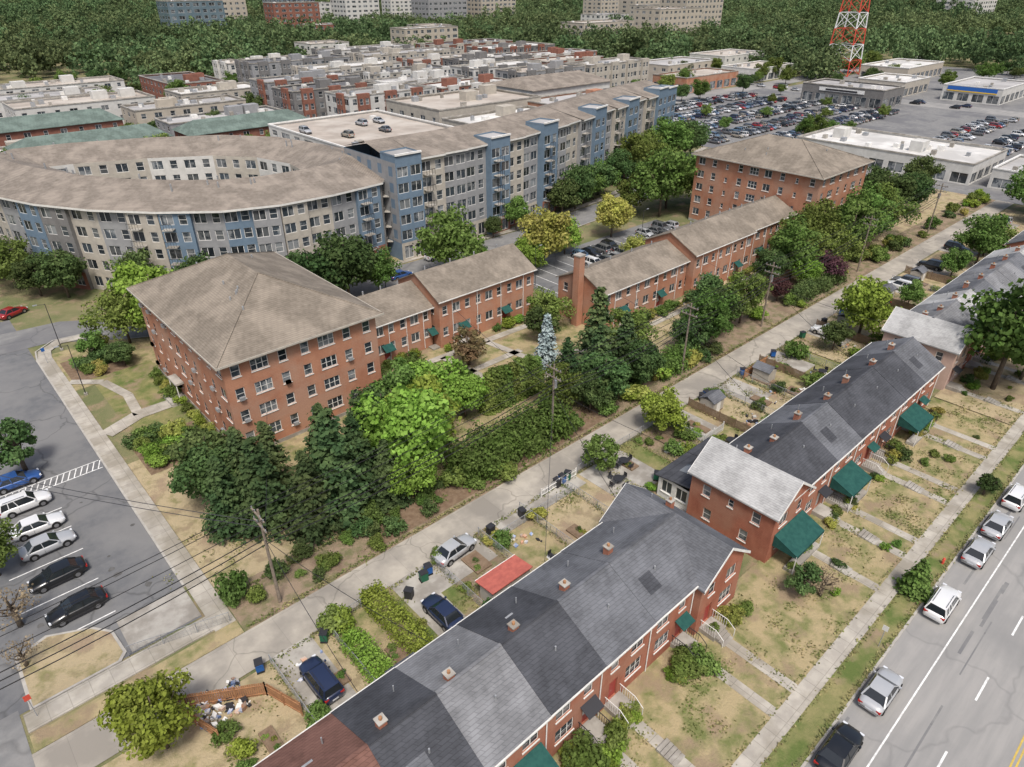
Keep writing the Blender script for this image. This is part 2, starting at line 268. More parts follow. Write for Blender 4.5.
# ---------------------------------------------------------------- row houses
def stack(o,x,y,z):
    o.box('chimney',brickB,x-.28,y-.28,z-.6,x+.28,y+.28,z+.55); o.box('chimney_cap',conc_pl,x-.34,y-.34,z+.55,x+.34,y+.34,z+.63); o.beam('flue',woodO,(x,y,z+.6),(x,y,z+.85),.12,n=8)
def rowhouse(u0,u1,vf,vb,roof,brick=None,eave=6.,rise=2.3,endL=False,endR=False,cross=False,exL=0.,exR=0.,mir=False,awn=False,rail=False,idx=0):
    o=B('brick_row_house'); brick=brick or brickB; w=u1-u0; vm=(vf+vb)/2; zt=eave+rise
    fx=lambda t:(1-t)*w if mir else t*w
    def op(c,ww,a,bb,k='w'): return (fx(c)-ww/2,fx(c)+ww/2,a,bb,k)
    f=[op(.26,.95,3.9,5.25),op(.72,1.5,3.9,5.25,'g'),op(.26,.95,.62,2.7,'d'),op(.68,1.9,1.3,2.75,'t')]
    facade(o,(u0,vf),(u1,vf),0,eave,f,'walls',brick)
    facade(o,(u1,vb),(u0,vb),0,eave,[op(.3,.95,3.9,5.2),op(.72,.95,3.9,5.2),op(.3,1.3,1.2,2.5,'g'),op(.75,.9,.3,2.4,'d')],'walls',brick)
    D=vb-vf; e=[(D*.2-.45,D*.2+.45,3.9,5.2),(D*.5-.3,D*.5+.3,4.2,5.1),(D*.8-.45,D*.8+.45,3.9,5.2),(D*.25-.45,D*.25+.45,1.2,2.5),(D*.7-.45,D*.7+.45,1.2,2.5)]
    if endL: facade(o,(u0,vb),(u0,vf),0,eave,e,'walls',brick)
    if endR: facade(o,(u1,vf),(u1,vb),0,eave,e,'walls',brick)
    ov=.32; sl=rise/(D/2); zb=eave-ov*sl+.1; zr=zt+.1
    if not cross:
        if endL: o.quad('walls',brick,(u0,vb,eave),(u0,vf,eave),(u0,vm,zt))
        if endR: o.quad('walls',brick,(u1,vf,eave),(u1,vb,eave),(u1,vm,zt))
        a=u0-(ov if endL else exL); c=u1+(ov if endR else exR)
        o.slab('roof',roof,[(a,vf-ov,zb),(c,vf-ov,zb),(c,vm,zr),(a,vm,zr)],.16)
        o.slab('roof',roof,[(a,vm,zr),(c,vm,zr),(c,vb+ov,zb),(a,vb+ov,zb)],.16)
        o.box('ridge_cap',roof,a,vm-.12,zr-.02,c,vm+.12,zr+.04)
        for vv,sg in((vf-ov,-1),(vb+ov,1)): o.box('gutter',trim,a,min(vv,vv+sg*.11),zb-.15,c,max(vv,vv+sg*.11),zb-.04)
        o.beam('downpipe',white,(u1-.15,vf-.08,.1),(u1-.15,vf-.08,eave-.1),.05,n=6)
        sx=u0+w*random.uniform(.15,.3); sy=vm+random.uniform(.3,1.2); stack(o,sx,sy,zr-.35)
        o.beam('vent_pipe',metal,(u0+w*.7,vb-2,zr-1.2),(u0+w*.7,vb-2,zr-.6),.05,n=8); o.beam('vent_pipe',metal,(u0+w*.55,vf+2.4,zr-1.3),(u0+w*.55,vf+2.4,zr-.75),.07,n=8)
        if idx%3==1: o.box('roof_hatch',metal,u0+w*.4,vb-3.2,zr-1.5,u0+w*.4+.7,vb-2.6,zr-.95)
        if idx%4==2: o.slab('roof_patch',R_char if roof!=R_char else R_mid,[(u0+1.2,vf+1.2,zb+(1.52)*sl+.02),(u0+2.6,vf+1.2,zb+(1.52)*sl+.02),(u0+2.6,vf+2.6,zb+(2.92)*sl+.02),(u0+1.2,vf+2.6,zb+(2.92)*sl+.02)],.01)
    else:
        um=(u0+u1)/2; s2=rise/(w/2); zb2=eave-ov*s2+.1; y0,y1=vf-.35,vb+.35
        o.quad('walls',brick,(u0,vf,eave),(u1,vf,eave),(um,vf,zt)); o.quad('walls',brick,(u1,vb,eave),(u0,vb,eave),(um,vb,zt))
        o.slab('roof',roof,[(u0-ov,y0,zb2),(um,y0,zr),(um,y1,zr),(u0-ov,y1,zb2)],.16); o.slab('roof',roof,[(um,y0,zr),(u1+ov,y0,zb2),(u1+ov,y1,zb2),(um,y1,zr)],.16)
        for y in (y0-.05,y1+.0):
            for x0,x1 in ((u0-ov,um),(u1+ov,um)):
                pts=[(x0,y,zb2-.26),(x1,y,zr-.26),(x1,y,zr+.02),(x0,y,zb2+.02)]
                o.add('bargeboard',white,pts+[(p[0],p[1]+.05,p[2]) for p in pts],[(0,1,2,3),(4,7,6,5),(0,4,5,1),(3,2,6,7)])
        stack(o,um+(1.2 if endL else -1.2),vm+1.5,zr-.7)
        o.beam('vent_pipe',metal,(um+.8,vb-2,zr-1.),(um+.8,vb-2,zr-.2),.06,n=8)
    dx=u0+fx(.26)
    o.box('stoop',conc_pl,dx-.9,vf-1.5,0,dx+.9,vf,.6)
    for i in range(3): o.box('stoop',conc_pl,dx-.7,vf-1.8-.3*i,0,dx+.7,vf-1.5-.3*i,.45-.15*i+.02)
    if rail or idx%2==0:
        rm_=white if rail else dkmetal
        for s_ in(-.86,.86):
            for j in range(7): o.beam('railing',rm_,(dx+s_,vf-1.45+.22*j,.6),(dx+s_,vf-1.45+.22*j,1.5),.02)
            o.beam('railing',rm_,(dx+s_,vf-1.5,1.5),(dx+s_,vf,1.5),.035); o.beam('railing',rm_,(dx+s_,vf-2.3,.95),(dx+s_,vf-1.5,1.5),.03); o.beam('railing',rm_,(dx+s_,vf-2.3,.1),(dx+s_,vf-2.3,.95),.03)
    if awn:
        x0,x1=(u0+.6,u1-.6); z=3.35
        o.slab('awning',teal,[(x0,vf-2.5,2.35),(x1,vf-2.5,2.35),(x1,vf-.02,z),(x0,vf-.02,z)],.06)
        o.quad('awning',teal,(x0,vf-2.5,2.05),(x1,vf-2.5,2.05),(x1,vf-2.5,2.33),(x0,vf-2.5,2.33))
        for x in(x0+.01,x1-.01): o.quad('awning',teal,(x,vf-2.5,2.05),(x,vf-.03,2.05),(x,vf-.03,z-.08),(x,vf-2.5,2.31)); o.beam('awning_post',white,(x,vf-2.45,.1),(x,vf-2.45,2.3),.05)
        o.box('porch_floor',conc_pl,x0,vf-2.5,0,x1,vf-1.55,.5)
    elif idx%3!=2:
        o.slab('door_hood',[teal,dkmetal,white][idx%3],[(dx-.8,vf-.95,2.75),(dx+.8,vf-.95,2.75),(dx+.8,vf-.02,3.15),(dx-.8,vf-.02,3.15)],.05)
    o.box('rear_patio',conc_pl,u0+.3,vb+.01,0,u1-.3,vb+random.choice([1.2,2.2,2.8]),.115)
    if idx%3==0:
        o.box('rear_deck',wood,u0+.6,vb+.02,.7,u0+3.6,vb+2.6,.85)
        for x in(u0+.65,u0+2.1,u0+3.55): o.beam('deck_post',wood,(x,vb+2.55,0),(x,vb+2.55,1.75),.05)
        o.beam('deck_rail',wood,(u0+.65,vb+2.55,1.75),(u0+3.55,vb+2.55,1.75),.045)
    o.box('condenser',metal,u1-1.4,vb+.4,.12,u1-.7,vb+1.1,.85)
    o.done()
    slabr('front_path',concrete,dx-.5,10.0,dx+.5,vf-2.4,-.05,.16)
    if idx%2: 
        b2=B('entry_steps')
        for i in range(5): b2.box('s',conc_pl,dx-.62,12.6+.34*i,.1,dx+.62,12.9+.34*i,.2+.05*i)
        b2.done()
rm=[R_brn,R_char,R_grey,R_char,R_mid,R_mid]
for i in range(6):
    rowhouse(R1[i],R1[i+1],19.0,28.4,rm[i],eave=6+.05*(i%2),endL=i==0,mir=i%2==1,awn=i==2,exR=3.1 if i==5 else 0,idx=i+1,rail=i==4)
rowhouse(R1[6],R1[7],18.3,28.7,R_mid,endR=True,endL=True,cross=True,rise=2.35,idx=2,rail=True)
rm=[R_lt,R_char,R_mid,R_char,R_char,R_char,R_mid]
rowhouse(R2[0],R2[1],18.6,27.6,R_lt,endL=True,endR=True,cross=True,rise=2.35,awn=True,idx=1,mir=True)
for i in range(1,7): rowhouse(R2[i],R2[i+1],19.0,27.4,rm[i],eave=6+.05*(i%2),endR=i==6,mir=i%2==1,awn=i in(2,5),exL=3.2 if i==1 else 0,idx=i,rail=i==3)
rm=[R_lt,R_grey,R_lt,R_mid,R_grey,R_grey,R_mid,R_lt]
rowhouse(R3[0],R3[1],19.0,28.2,R_lt,brick=W_pink,endL=True,endR=True,cross=True,idx=1)
for i in range(1,8): rowhouse(R3[i],R3[i+1],19.3,28.,rm[i],eave=6+.05*(i%2),endR=i==7,mir=i%2==1,exL=3. if i==1 else 0,idx=i,awn=i==3)
for i in range(8): rowhouse(R4[i],R4[i+1],19.3,28.,rm[(i+3)%8],eave=6+.05*(i%2),endL=i==0,endR=i==7,mir=i%2==1,idx=i)
o=B('sunroom'); facade(o,(50.2,31.8),(50.2,27.7),0,2.7,[(.4,1.7,.9,2.4,'g'),(2.2,3.6,.9,2.4,'g')],'walls',white); facade(o,(59.6,31.8),(50.2,31.8),0,2.7,[(.5+i*1.8,1.9+i*1.8,.8,2.4,'g') for i in range(5)],'walls',white); facade(o,(59.6,27.7),(59.6,31.8),0,2.7,[(1.2,2.8,.9,2.4,'g')],'walls',white)
o.slab('roof',R_char,[(49.9,27.45,3.5),(59.9,27.45,3.5),(59.9,32.2,2.75),(49.9,32.2,2.75)][::1],.12)
for i in range(2): o.slab('skylight',glass,[(52+i*3.4,28.6,3.36),(53.6+i*3.4,28.6,3.36),(53.6+i*3.4,30.6,3.05),(52+i*3.4,30.6,3.05)],.02)
o.done()
# ---------------------------------------------------------------- brick apartments
def hip_block(u0,v0,u1,v1,h,fl,nU,nV,roofrise,brick,kU,kV,w=1.05,wh=1.45):
    o=B('brick_apartment_building'); fh=(h-.9)/fl; z0=.7
    facade(o,(u0,v0),(u1,v0),0,h,grid_ops(u1-u0,nU,fl,z0,fh,w,wh,kinds=kU),'walls',brick)
    facade(o,(u1,v0),(u1,v1),0,h,grid_ops(v1-v0,nV,fl,z0,fh,w,wh),'walls',brick)
    facade(o,(u1,v1),(u0,v1),0,h,grid_ops(u1-u0,nU,fl,z0,fh,w,wh),'walls',brick)
    facade(o,(u0,v1),(u0,v0),0,h,grid_ops(v1-v0,nV,fl,z0,fh,w,wh,kinds=kV),'walls',brick)
    e=.75; a0,b0,a1,b1=u0-e,v0-e,u1+e,v1+e; hw=min(a1-a0,b1-b0)/2; z=h-.02; zt=h+roofrise
    if b1-b0>a1-a0: r0,r1=((a0+a1)/2,b0+hw,zt),((a0+a1)/2,b1-hw,zt); sides=[[(a0,b1,z),(a0,b0,z),r0,r1],[(a1,b0,z),(a1,b1,z),r1,r0],[(a0,b0,z),(a1,b0,z),r0],[(a1,b1,z),(a0,b1,z),r1]]
    else: r0,r1=(a0+hw,(b0+b1)/2,zt),(a1-hw,(b0+b1)/2,zt); sides=[[(a0,b0,z),(a1,b0,z),r1,r0],[(a1,b1,z),(a0,b1,z),r0,r1],[(a0,b1,z),(a0,b0,z),r0],[(a1,b0,z),(a1,b1,z),r1]]
    for s_ in sides: o.quad('roof',R_apt,*s_)
    for cx_,cy_,rr in((a0,b0,r0),(a1,b0,r0 if b1-b0>a1-a0 else r1),(a0,b1,r1 if b1-b0>a1-a0 else r0),(a1,b1,r1)): o.beam('hip_cap',R_apt,(cx_,cy_,z+.03),(rr[0],rr[1],rr[2]+.03),.1)
    for x0,y0,x1,y1 in((a0,b0-.1,a1,b0),(a0,b1,a1,b1+.1),(a0-.1,b0-.1,a0,b1+.1),(a1,b0-.1,a1+.1,b1+.1)): o.box('fascia',W_beige,x0,y0,z-.2,x1,y1,z+.03)
    o.quad('soffit',white,(a0,b0,z-.18),(a0,b1,z-.18),(a1,b1,z-.18),(a1,b0,z-.18))
    for x0,y0,x1,y1 in((u0-.05,v0-.05,u1+.05,v0-.004),(u0-.05,v0-.004,u0-.004,v1)): o.box('base_course',conc_pl,x0,y0,0,x1,y1,.5)
    for i in range(9):
        x=random.uniform(u0+3,u1-3); y=random.uniform(v0+4,v1-4); d=min(x-a0,a1-x,y-b0,b1-y); zz=z+(zt-z)*d/hw; o.beam('roof_vent',metal,(x,y,zz-.2),(x,y,zz+.4),.11,n=8)
    return o
o=hip_block(20,68.2,39.3,96.3,12.5,4,7,10,5.0,brickA,['w','t','w','w','t','w','w'],['w','w','s','w','g'])
for i in range(16):
    f=random.randrange(4); c=random.choice([0,1,3,5,6,8]); v=96.3-2.81*(c+.5); z=.7+f*2.9+.95; o.box('air_conditioner',metal,19.6,v-.33,z+.02,19.9,v+.33,z+.45)
for i in range(6):
    f=random.randrange(4); c=random.choice([0,2,3,5,6]); u=20+19.3/7*(c+.5); z=.7+f*2.9+.95; o.box('air_conditioner',metal,u-.3,67.8,z+.02,u+.3,68.1,z+.42)
o.box('entrance_canopy',conc_pl,18.9,85,2.7,19.96,88,2.95); o.box('entrance_steps',conc_pl,17.8,84.8,0,19.9,88.2,.45)
for y in (85.1,87.8): o.beam('canopy_post',white,(19.,y,.4),(19.,y,2.7),.07)
o.done()
o=hip_block(134.6,58.5,155.6,87,14.8,5,6,9,4.2,brickA,['w','t','w','w','t','w'],['g','w','s','w','t']); o.done()
def gable_block(u0,v0,u1,v1,h,rise,nU,brick,chim=None,fl=2):
    o=B('brick_apartment_building'); fh=(h-1.)/fl; vm=(v0+v1)/2
    ops=grid_ops(u1-u0,nU,fl,.9,fh,.95,1.4,kinds=['w','g','w'])
    for c in range(1,nU,4):
        cx=(u1-u0)/nU*(c+1); ops.append((cx-.5,cx+.5,.2,2.4,'d'))
        o.slab('awning',teal,[(u0+cx-.85,v0-1.15,2.4),(u0+cx+.85,v0-1.15,2.4),(u0+cx+.85,v0-.02,3.1),(u0+cx-.85,v0-.02,3.1)],.05); o.box('stoop',conc_pl,u0+cx-.9,v0-1.3,0,u0+cx+.9,v0-.01,.25)
    facade(o,(u0,v0),(u1,v0),0,h,ops,'walls',brick); facade(o,(u1,v1),(u0,v1),0,h,grid_ops(u1-u0,nU,fl,.9,fh,.95,1.4),'walls',brick)
    e=grid_ops(v1-v0,3,fl,.9,fh,.95,1.4); facade(o,(u0,v1),(u0,v0),0,h,e,'walls',brick); facade(o,(u1,v0),(u1,v1),0,h,e,'walls',brick)
    o.quad('walls',brick,(u0,v1,h),(u0,v0,h),(u0,vm,h+rise)); o.quad('walls',brick,(u1,v0,h),(u1,v1,h),(u1,vm,h+rise))
    ov=.4; sl=rise/((v1-v0)/2); zb=h-ov*sl+.08; zr=h+rise+.08
    o.slab('roof',R_apt,[(u0-.3,v0-ov,zb),(u1+.3,v0-ov,zb),(u1+.3,vm,zr),(u0-.3,vm,zr)],.15); o.slab('roof',R_apt,[(u0-.3,vm,zr),(u1+.3,vm,zr),(u1+.3,v1+ov,zb),(u0-.3,v1+ov,zb)],.15)
    o.box('gutter',trim,u0-.3,v0-ov-.11,zb-.16,u1+.3,v0-ov,zb-.03)
    for i in range(4): x=u0+(u1-u0)*(i+.5)/4; o.beam('roof_vent',metal,(x,vm+1,zr-.8),(x,vm+1,zr+.1),.12,n=8); o.beam('downpipe',white,(x,v0-.08,.2),(x,v0-.08,h-.2),.05,n=6)
    if chim: x,y=chim; o.box('chimney',brick,x-.6,y-.6,0,x+.6,y+.6,11.6); o.box('chimney_cap',conc_pl,x-.68,y-.68,11.6,x+.68,y+.68,11.8)
    o.done()
gable_block(41.2,76,53.2,86,6.6,2.4,6,brickA); gable_block(53.6,74.5,72.8,85.2,7.8,2.7,9,brickA)
gable_block(75.5,61.8,97,71.5,6.6,2.3,9,brickA,chim=(74.7,66.5)); gable_block(97.4,60.6,116,71.2,7.8,2.6,8,brickA); gable_block(116.4,61.8,133.5,71.8,7.4,2.4,7,brickA)
# ---------------------------------------------------------------- curved apartment building
def offs(P,d,closed):
    out=[];n=len(P)
    for i in range(n):
        a=Vector(P[i-1]) if (closed or i>0) else None; c=Vector(P[(i+1)%n]) if (closed or i<n-1) else None; p=Vector(P[i])
        ds=[]
        if a is not None: ds.append((p-a).normalized())
        if c is not None: ds.append((c-p).normalized())
        d0=sum(ds,Vector((0,0))).normalized(); nn=Vector((-d0.y,d0.x)); k=1/max(.5,math.cos((ds[0].angle(ds[-1]))/2)); q=p+nn*d*k; out.append((q.x,q.y))
    return out
Pe=[(9.5,172),(11.2,162),(14.3,151),(18.6,140),(24.6,130),(32,121.5),(40,115),(48.5,112),(58,111.5),(68.5,112.5),(77.,122),(79,138),(75,154),(65,167),(50,176),(34,182),(18,184)]
o=B('curved_apartment_building'); n=len(Pe); mats=[('wall_grey',W_grey),('wall_beige',W_beige),('wall_blue',W_blue),('wall_dark',W_dk)]
pat=[2,0,1,1,0,2,3,1,0,1,2,0]
tt=0
for i in range(n):
    p,q=Pe[i],Pe[(i+1)%n]; L=math.hypot(q[0]-p[0],q[1]-p[1]); m2=max(1,round(L/5.2))
    for j in range(m2):
        a=(p[0]+(q[0]-p[0])*j/m2,p[1]+(q[1]-p[1])*j/m2); c=(p[0]+(q[0]-p[0])*(j+1)/m2,p[1]+(q[1]-p[1])*(j+1)/m2); k,mt=mats[pat[tt%12] if i<12 else 0]; tt+=1
        LL=L/m2; d=((c[0]-a[0])/LL,(c[1]-a[1])/LL); nn=(d[1],-d[0]); pr=.7 if (i+j)%2 else 0.
        a2=(a[0]+nn[0]*pr,a[1]+nn[1]*pr); c2=(c[0]+nn[0]*pr,c[1]+nn[1]*pr); ht=15
        facade(o,a2,c2,3.3,ht,grid_ops(LL,2,4,3.3,2.95,1.35,1.75,sillh=.6,kinds=['g','w']),k,mt,sill=False,fr=white)
        facade(o,a2,c2,0,3.3,[(.8,LL/2-.4,.7,2.6,'g'),(LL/2+.4,LL-.8,.7,2.6,'g')],'base_brick' if (i+j)%2 else 'base_stone',brickC if (i+j)%2 else W_beige,sill=False)
        if pr:
            for s0,s1 in((a,a2),(c2,c)): o.quad(k,mt,(s0[0],s0[1],0),(s1[0],s1[1],0),(s1[0],s1[1],ht),(s0[0],s0[1],ht))
            if (i+j)%4==1:
                for f in range(4):
                    z=3.35+f*2.95; t=(a2[0]+d[0]*LL*.1,a2[1]+d[1]*LL*.1); t2=(a2[0]+d[0]*LL*.45,a2[1]+d[1]*LL*.45)
                    pts=[(t[0],t[1],z),(t2[0],t2[1],z),(t2[0]+nn[0]*1.2,t2[1]+nn[1]*1.2,z),(t[0]+nn[0]*1.2,t[1]+nn[1]*1.2,z)]; o.slab('balconies',conc_pl,pts[::-1],.12)
                    o.beam('balcony_rails',dkmetal,(pts[3][0],pts[3][1],z+1.),(pts[2][0],pts[2][1],z+1.),.05)
                    for s in range(5): x=pts[3][0]+(pts[2][0]-pts[3][0])*s/4; y=pts[3][1]+(pts[2][1]-pts[3][1])*s/4; o.beam('balcony_rails',dkmetal,(x,y,z),(x,y,z+1.),.03)
OUT=offs(Pe,-1.1,True); MID=offs(Pe,8,True); IN=offs(Pe,15.5,True)
for i in range(n):
    j=(i+1)%n; z0,z1=15.15,18.0
    o.quad('roof',R_e,(*OUT[i],z0),(*OUT[j],z0),(*MID[j],z1),(*MID[i],z1)); o.quad('roof',R_e,(*MID[i],z1),(*MID[j],z1),(*IN[j],z0),(*IN[i],z0))
    o.quad('fascia',trim,(*OUT[i],z0-.35),(*OUT[j],z0-.35),(*OUT[j],z0),(*OUT[i],z0)); o.quad('soffit',white,(*OUT[j],z0-.34),(*OUT[i],z0-.34),(*Pe[i],z0-.34),(*Pe[j],z0-.34))
    L=math.hypot(IN[j][0]-IN[i][0],IN[j][1]-IN[i][1]); facade(o,IN[j],IN[i],0,z0,grid_ops(L,max(1,int(L/3.2)),5,0,3.,1.5,1.8,sillh=.7,kinds=['g','w']) if L>3.5 else [],'court_wall' if i%2 else 'court_wall_beige',W_white if i%2 else W_beige,sill=False,fr=white)
for i in range(26):
    k=random.randrange(n); j=(k+1)%n; t=random.random(); x=MID[k][0]*(1-t)+MID[j][0]*t+random.uniform(-3,3); y=MID[k][1]*(1-t)+MID[j][1]*t+random.uniform(-3,3); o.beam('roof_vent',metal,(x,y,16),(x,y,18.2),.15,n=6)
o.done()
rect('courtyard_lawn',G_green,28,128,64,172,.06); rect('courtyard_paving',conc_pl,42,134,56,160,.07)
for x,y in ((46,140),(50,150)): slabr('courtyard_pavilion',W_white,x,y,x+4,y+5,0,4.5)
# ---------------------------------------------------------------- long apartment building
Pf=[(70.5,110.5),(88,110.2),(105,111.5),(122,115),(140,120),(160,125.5),(186,132)]
o=B('stepped_apartment_building'); seqF=[2,1,0,0,2,1,0,2,0,1,0,2,0,1,2,0,1,2]; t=0
for i in range(len(Pf)-1):
    p,q=Vector(Pf[i]),Vector(Pf[i+1]); L=(q-p).length; d=(q-p).normalized(); nn=Vector((d.y,-d.x)); m2=round(L/6.6)
    for j in range(m2):
        a=p+d*(L*j/m2); c=p+d*(L*(j+1)/m2); LL=L/m2; k,mt=mats[seqF[t%18]]; tow=seqF[t%18]==2; pr=1.6 if tow else [.0,.8,.3][t%3]; ht=20.2+.5*(t%2) if tow else 18.9
        a2=a+nn*pr; c2=c+nn*pr; bk=17.
        facade(o,tuple(a2),tuple(c2),3.6,ht,grid_ops(LL,2,5,3.6,3.,1.5,1.85,sillh=.55,kinds=['g','w'] if t%2 else ['g','g']),k,mt,sill=False,fr=white)
        facade(o,tuple(a2),tuple(c2),0,3.6,[(.6,LL/2-.3,.4,2.9,'g'),(LL/2+.3,LL-.6,.4,2.9,'g')],'base_brick' if t%3 else 'base_stone',brickC if t%3 else W_beige,sill=False)
        ab,cb=a-nn*bk,c-nn*bk; ft=a2-nn*5; gt=c2-nn*5
        hh=18.9
        for s0,s1,h_ in((ab,ft,hh),(ft,a2,ht),(c2,gt,ht),(gt,cb,hh),(cb,ab,hh)): o.quad(k,mt,(s0.x,s0.y,0),(s1.x,s1.y,0),(s1.x,s1.y,h_),(s0.x,s0.y,h_))
        if t==0: facade(o,(ab.x-.02,ab.y),(a2.x-.02,a2.y),3.6,hh-.1,grid_ops((ab-a2).length,5,5,3.6,3.,1.4,1.8,sillh=.55),'wall_grey',W_grey,sill=False,fr=white)
        if tow:
            o.quad(k,mt,(gt.x,gt.y,18),(ft.x,ft.y,18),(ft.x,ft.y,ht),(gt.x,gt.y,ht))
            o.slab('flat_roof',flat_grey,[(a2.x,a2.y,ht-.3),(c2.x,c2.y,ht-.3),(gt.x,gt.y,ht-.3),(ft.x,ft.y,ht-.3)],.1)
            o.slab('parapet',white,[tuple(a2+nn*.25)+(ht+.2,),tuple(c2+nn*.25)+(ht+.2,),tuple(c2-nn*.1)+(ht+.2,),tuple(a2-nn*.1)+(ht+.2,)],.35)
            e0,e1=ft,gt; z0=19.9
        else: e0,e1=a2+nn*.7,c2+nn*.7; z0=18.95
        m0,m1=a-nn*9,c-nn*9; z1=21.2
        o.quad('roof',R_e,(*e0,z0),(*e1,z0),(*m1,z1),(*m0,z1)); o.quad('roof',R_e,(*m0,z1),(*m1,z1),(cb.x-nn.x*.7,cb.y-nn.y*.7,18.95),(ab.x-nn.x*.7,ab.y-nn.y*.7,18.95))
        if not tow: o.quad('fascia',trim,(*e0,z0-.35),(*e1,z0-.35),(*e1,z0),(*e0,z0)); o.quad('soffit',white,(*e1,z0-.3),(*e0,z0-.3),(*a2,z0-.3),(*c2,z0-.3))
        if t%3==1:
            for f in range(5):
                z=3.7+f*3.; s=a2+d*LL*.12; s2=a2+d*LL*.45; pts=[(*s,z),(*s2,z),(*(s2+nn*1.3),z),(*(s+nn*1.3),z)]; o.slab('balconies',conc_pl,pts[::-1],.14)
                o.beam('balcony_rails',dkmetal,(pts[3][0],pts[3][1],z+1.),(pts[2][0],pts[2][1],z+1.),.06); 
                for r in range(4):
                    x=pts[3][0]+(pts[2][0]-pts[3][0])*r/3; y=pts[3][1]+(pts[2][1]-pts[3][1])*r/3; o.beam('balcony_rails',dkmetal,(x,y,z),(x,y,z+1.),.04)
        t+=1
o.done()
# ---------------------------------------------------------------- generic flat block
FOOT=[]
azc=math.radians(47.6); cz,sz_=math.cos(azc),math.sin(azc)
def block(name,u0,v0,u1,v1,h,wall,roof,fl,bay=5.,hv=4,w=1.6,wh=1.6,fr=None,roofkind='flat',gl=None,shop=False,band=None):
    o=B(name); fh=h/fl; FOOT.append((u0,v0,u1,v1))
    for p,q in(((u0,v0),(u1,v0)),((u0,v1),(u0,v0))):
        L=math.hypot(q[0]-p[0],q[1]-p[1]); n=max(1,int(L/bay))
        if shop: ops=[(L/n*(c+.12),L/n*(c+.88),.3,h*.55,'g') for c in range(n)]
        else: ops=grid_ops(L,n,fl,0,fh,w,min(wh,fh*.62),sillh=fh*.2,kinds=['w','g'])
        facade(o,p,q,0,h,ops,'walls',wall,sill=False,fr=fr or white,gl=gl)
    o.quad('walls',wall,(u1,v0,0),(u1,v1,0),(u1,v1,h),(u1,v0,h)); o.quad('walls',wall,(u1,v1,0),(u0,v1,0),(u0,v1,h),(u1,v1,h))
    if band:
        L=u1-u0; x=u0+3
        while x+5<u1:
            facade(o,(x,v0-.9),(x+4.5,v0-.9),0,h+.7,grid_ops(4.5,2,fl,0,fh,1.3,min(wh,fh*.6),sillh=fh*.2),'bays',band,sill=False,fr=white); o.quad('bays',band,(x,v0-.9,h+.7),(x+4.5,v0-.9,h+.7),(x+4.5,v0+.5,h+.7),(x,v0+.5,h+.7))
            o.quad('bays',band,(x,v0+.5,0),(x,v0-.9,0),(x,v0-.9,h+.7),(x,v0+.5,h+.7)); x+=11
        y=v0+3
        while y+4.5<v1:
            facade(o,(u0-.9,y+4),(u0-.9,y),0,h+.7,grid_ops(4.,2,fl,0,fh,1.2,min(wh,fh*.6),sillh=fh*.2),'bays',band,sill=False,fr=white); o.quad('bays',band,(u0-.9,y,h+.7),(u0+.5,y,h+.7),(u0+.5,y+4,h+.7),(u0-.9,y+4,h+.7)); o.quad('bays',band,(u0-.9,y,0),(u0,y,0),(u0,y,h+.7),(u0-.9,y,h+.7)); y+=9
    if roofkind=='flat':
        o.quad('roof',roof,(u0,v0,h-.6),(u1,v0,h-.6),(u1,v1,h-.6),(u0,v1,h-.6))
        for x0,y0,x1,y1 in((u0-.15,v0-.15,u1+.15,v0+.3),(u0-.15,v1-.3,u1+.15,v1+.15),(u0-.15,v0+.3,u0+.3,v1-.3),(u1-.3,v0+.3,u1+.15,v1-.3)): o.box('parapet',white if hv%2 else conc_pl,x0,y0,h-.1,x1,y1,h+.25)
        for i in range(hv):
            x=random.uniform(u0+2,u1-4); y=random.uniform(v0+2,v1-4); s=random.uniform(.8,2.); o.box('roof_plant_%d'%(i%3),[metal,conc_pl,white][i%3],x,y,h-.6,x+s,y+s*.8,h+.3+random.random()*.6)
        if hv>8:
            for k in range(2): x=random.uniform(u0+3,u1-8); y=random.uniform(v0+3,v1-7); o.box('stair_house',wall,x,y,h-.6,x+5,y+3.5,h+2.2)
    else:
        vm=(v0+v1)/2; r=3; o.slab('roof',roof,[(u0-.6,v0-.6,h),(u1+.6,v0-.6,h),(u1-4,vm,h+r),(u0+4,vm,h+r)],.15); o.slab('roof',roof,[(u0+4,vm,h+r),(u1-4,vm,h+r),(u1+.6,v1+.6,h),(u0-.6,v1+.6,h)],.15)
        o.quad('roof',roof,(u0-.6,v1+.6,h),(u0-.6,v0-.6,h),(u0+4,vm,h+r)); o.quad('roof',roof,(u1+.6,v0-.6,h),(u1+.6,v1+.6,h),(u1-4,vm,h+r))
    o.done()
block('parking_garage',86,150,122,196,12.5,W_white,flat_tan,4,6.,3,w=3.2,wh=1.5)
block('retail_building',20,190,62,206,9,W_white,flat_grey,2,5.,9); block('retail_building',66,186,82,208,8,W_beige,flat_white,2,5.,5)
block('retail_building',126,142,160,168,13,W_beige,flat_white,3,5.,12); block('retail_building',128,172,170,200,14.5,W_beige,flat_tan,3,5.,10)
block('retail_building',164,150,200,176,13.5,brickA,flat_grey,3,5.,10); block('retail_building',174,180,214,204,15,W_white,R_e,3,5.,6,roofkind='hip')
for a in ((-20,222,22,236,9),(28,218,66,231,9),(70,214,108,227,9),(-30,262,12,276,9),(20,256,64,270,9)): block('green_roof_building',*a,brickC,R_green,3,4.5,0,roofkind='hip',w=1.2)
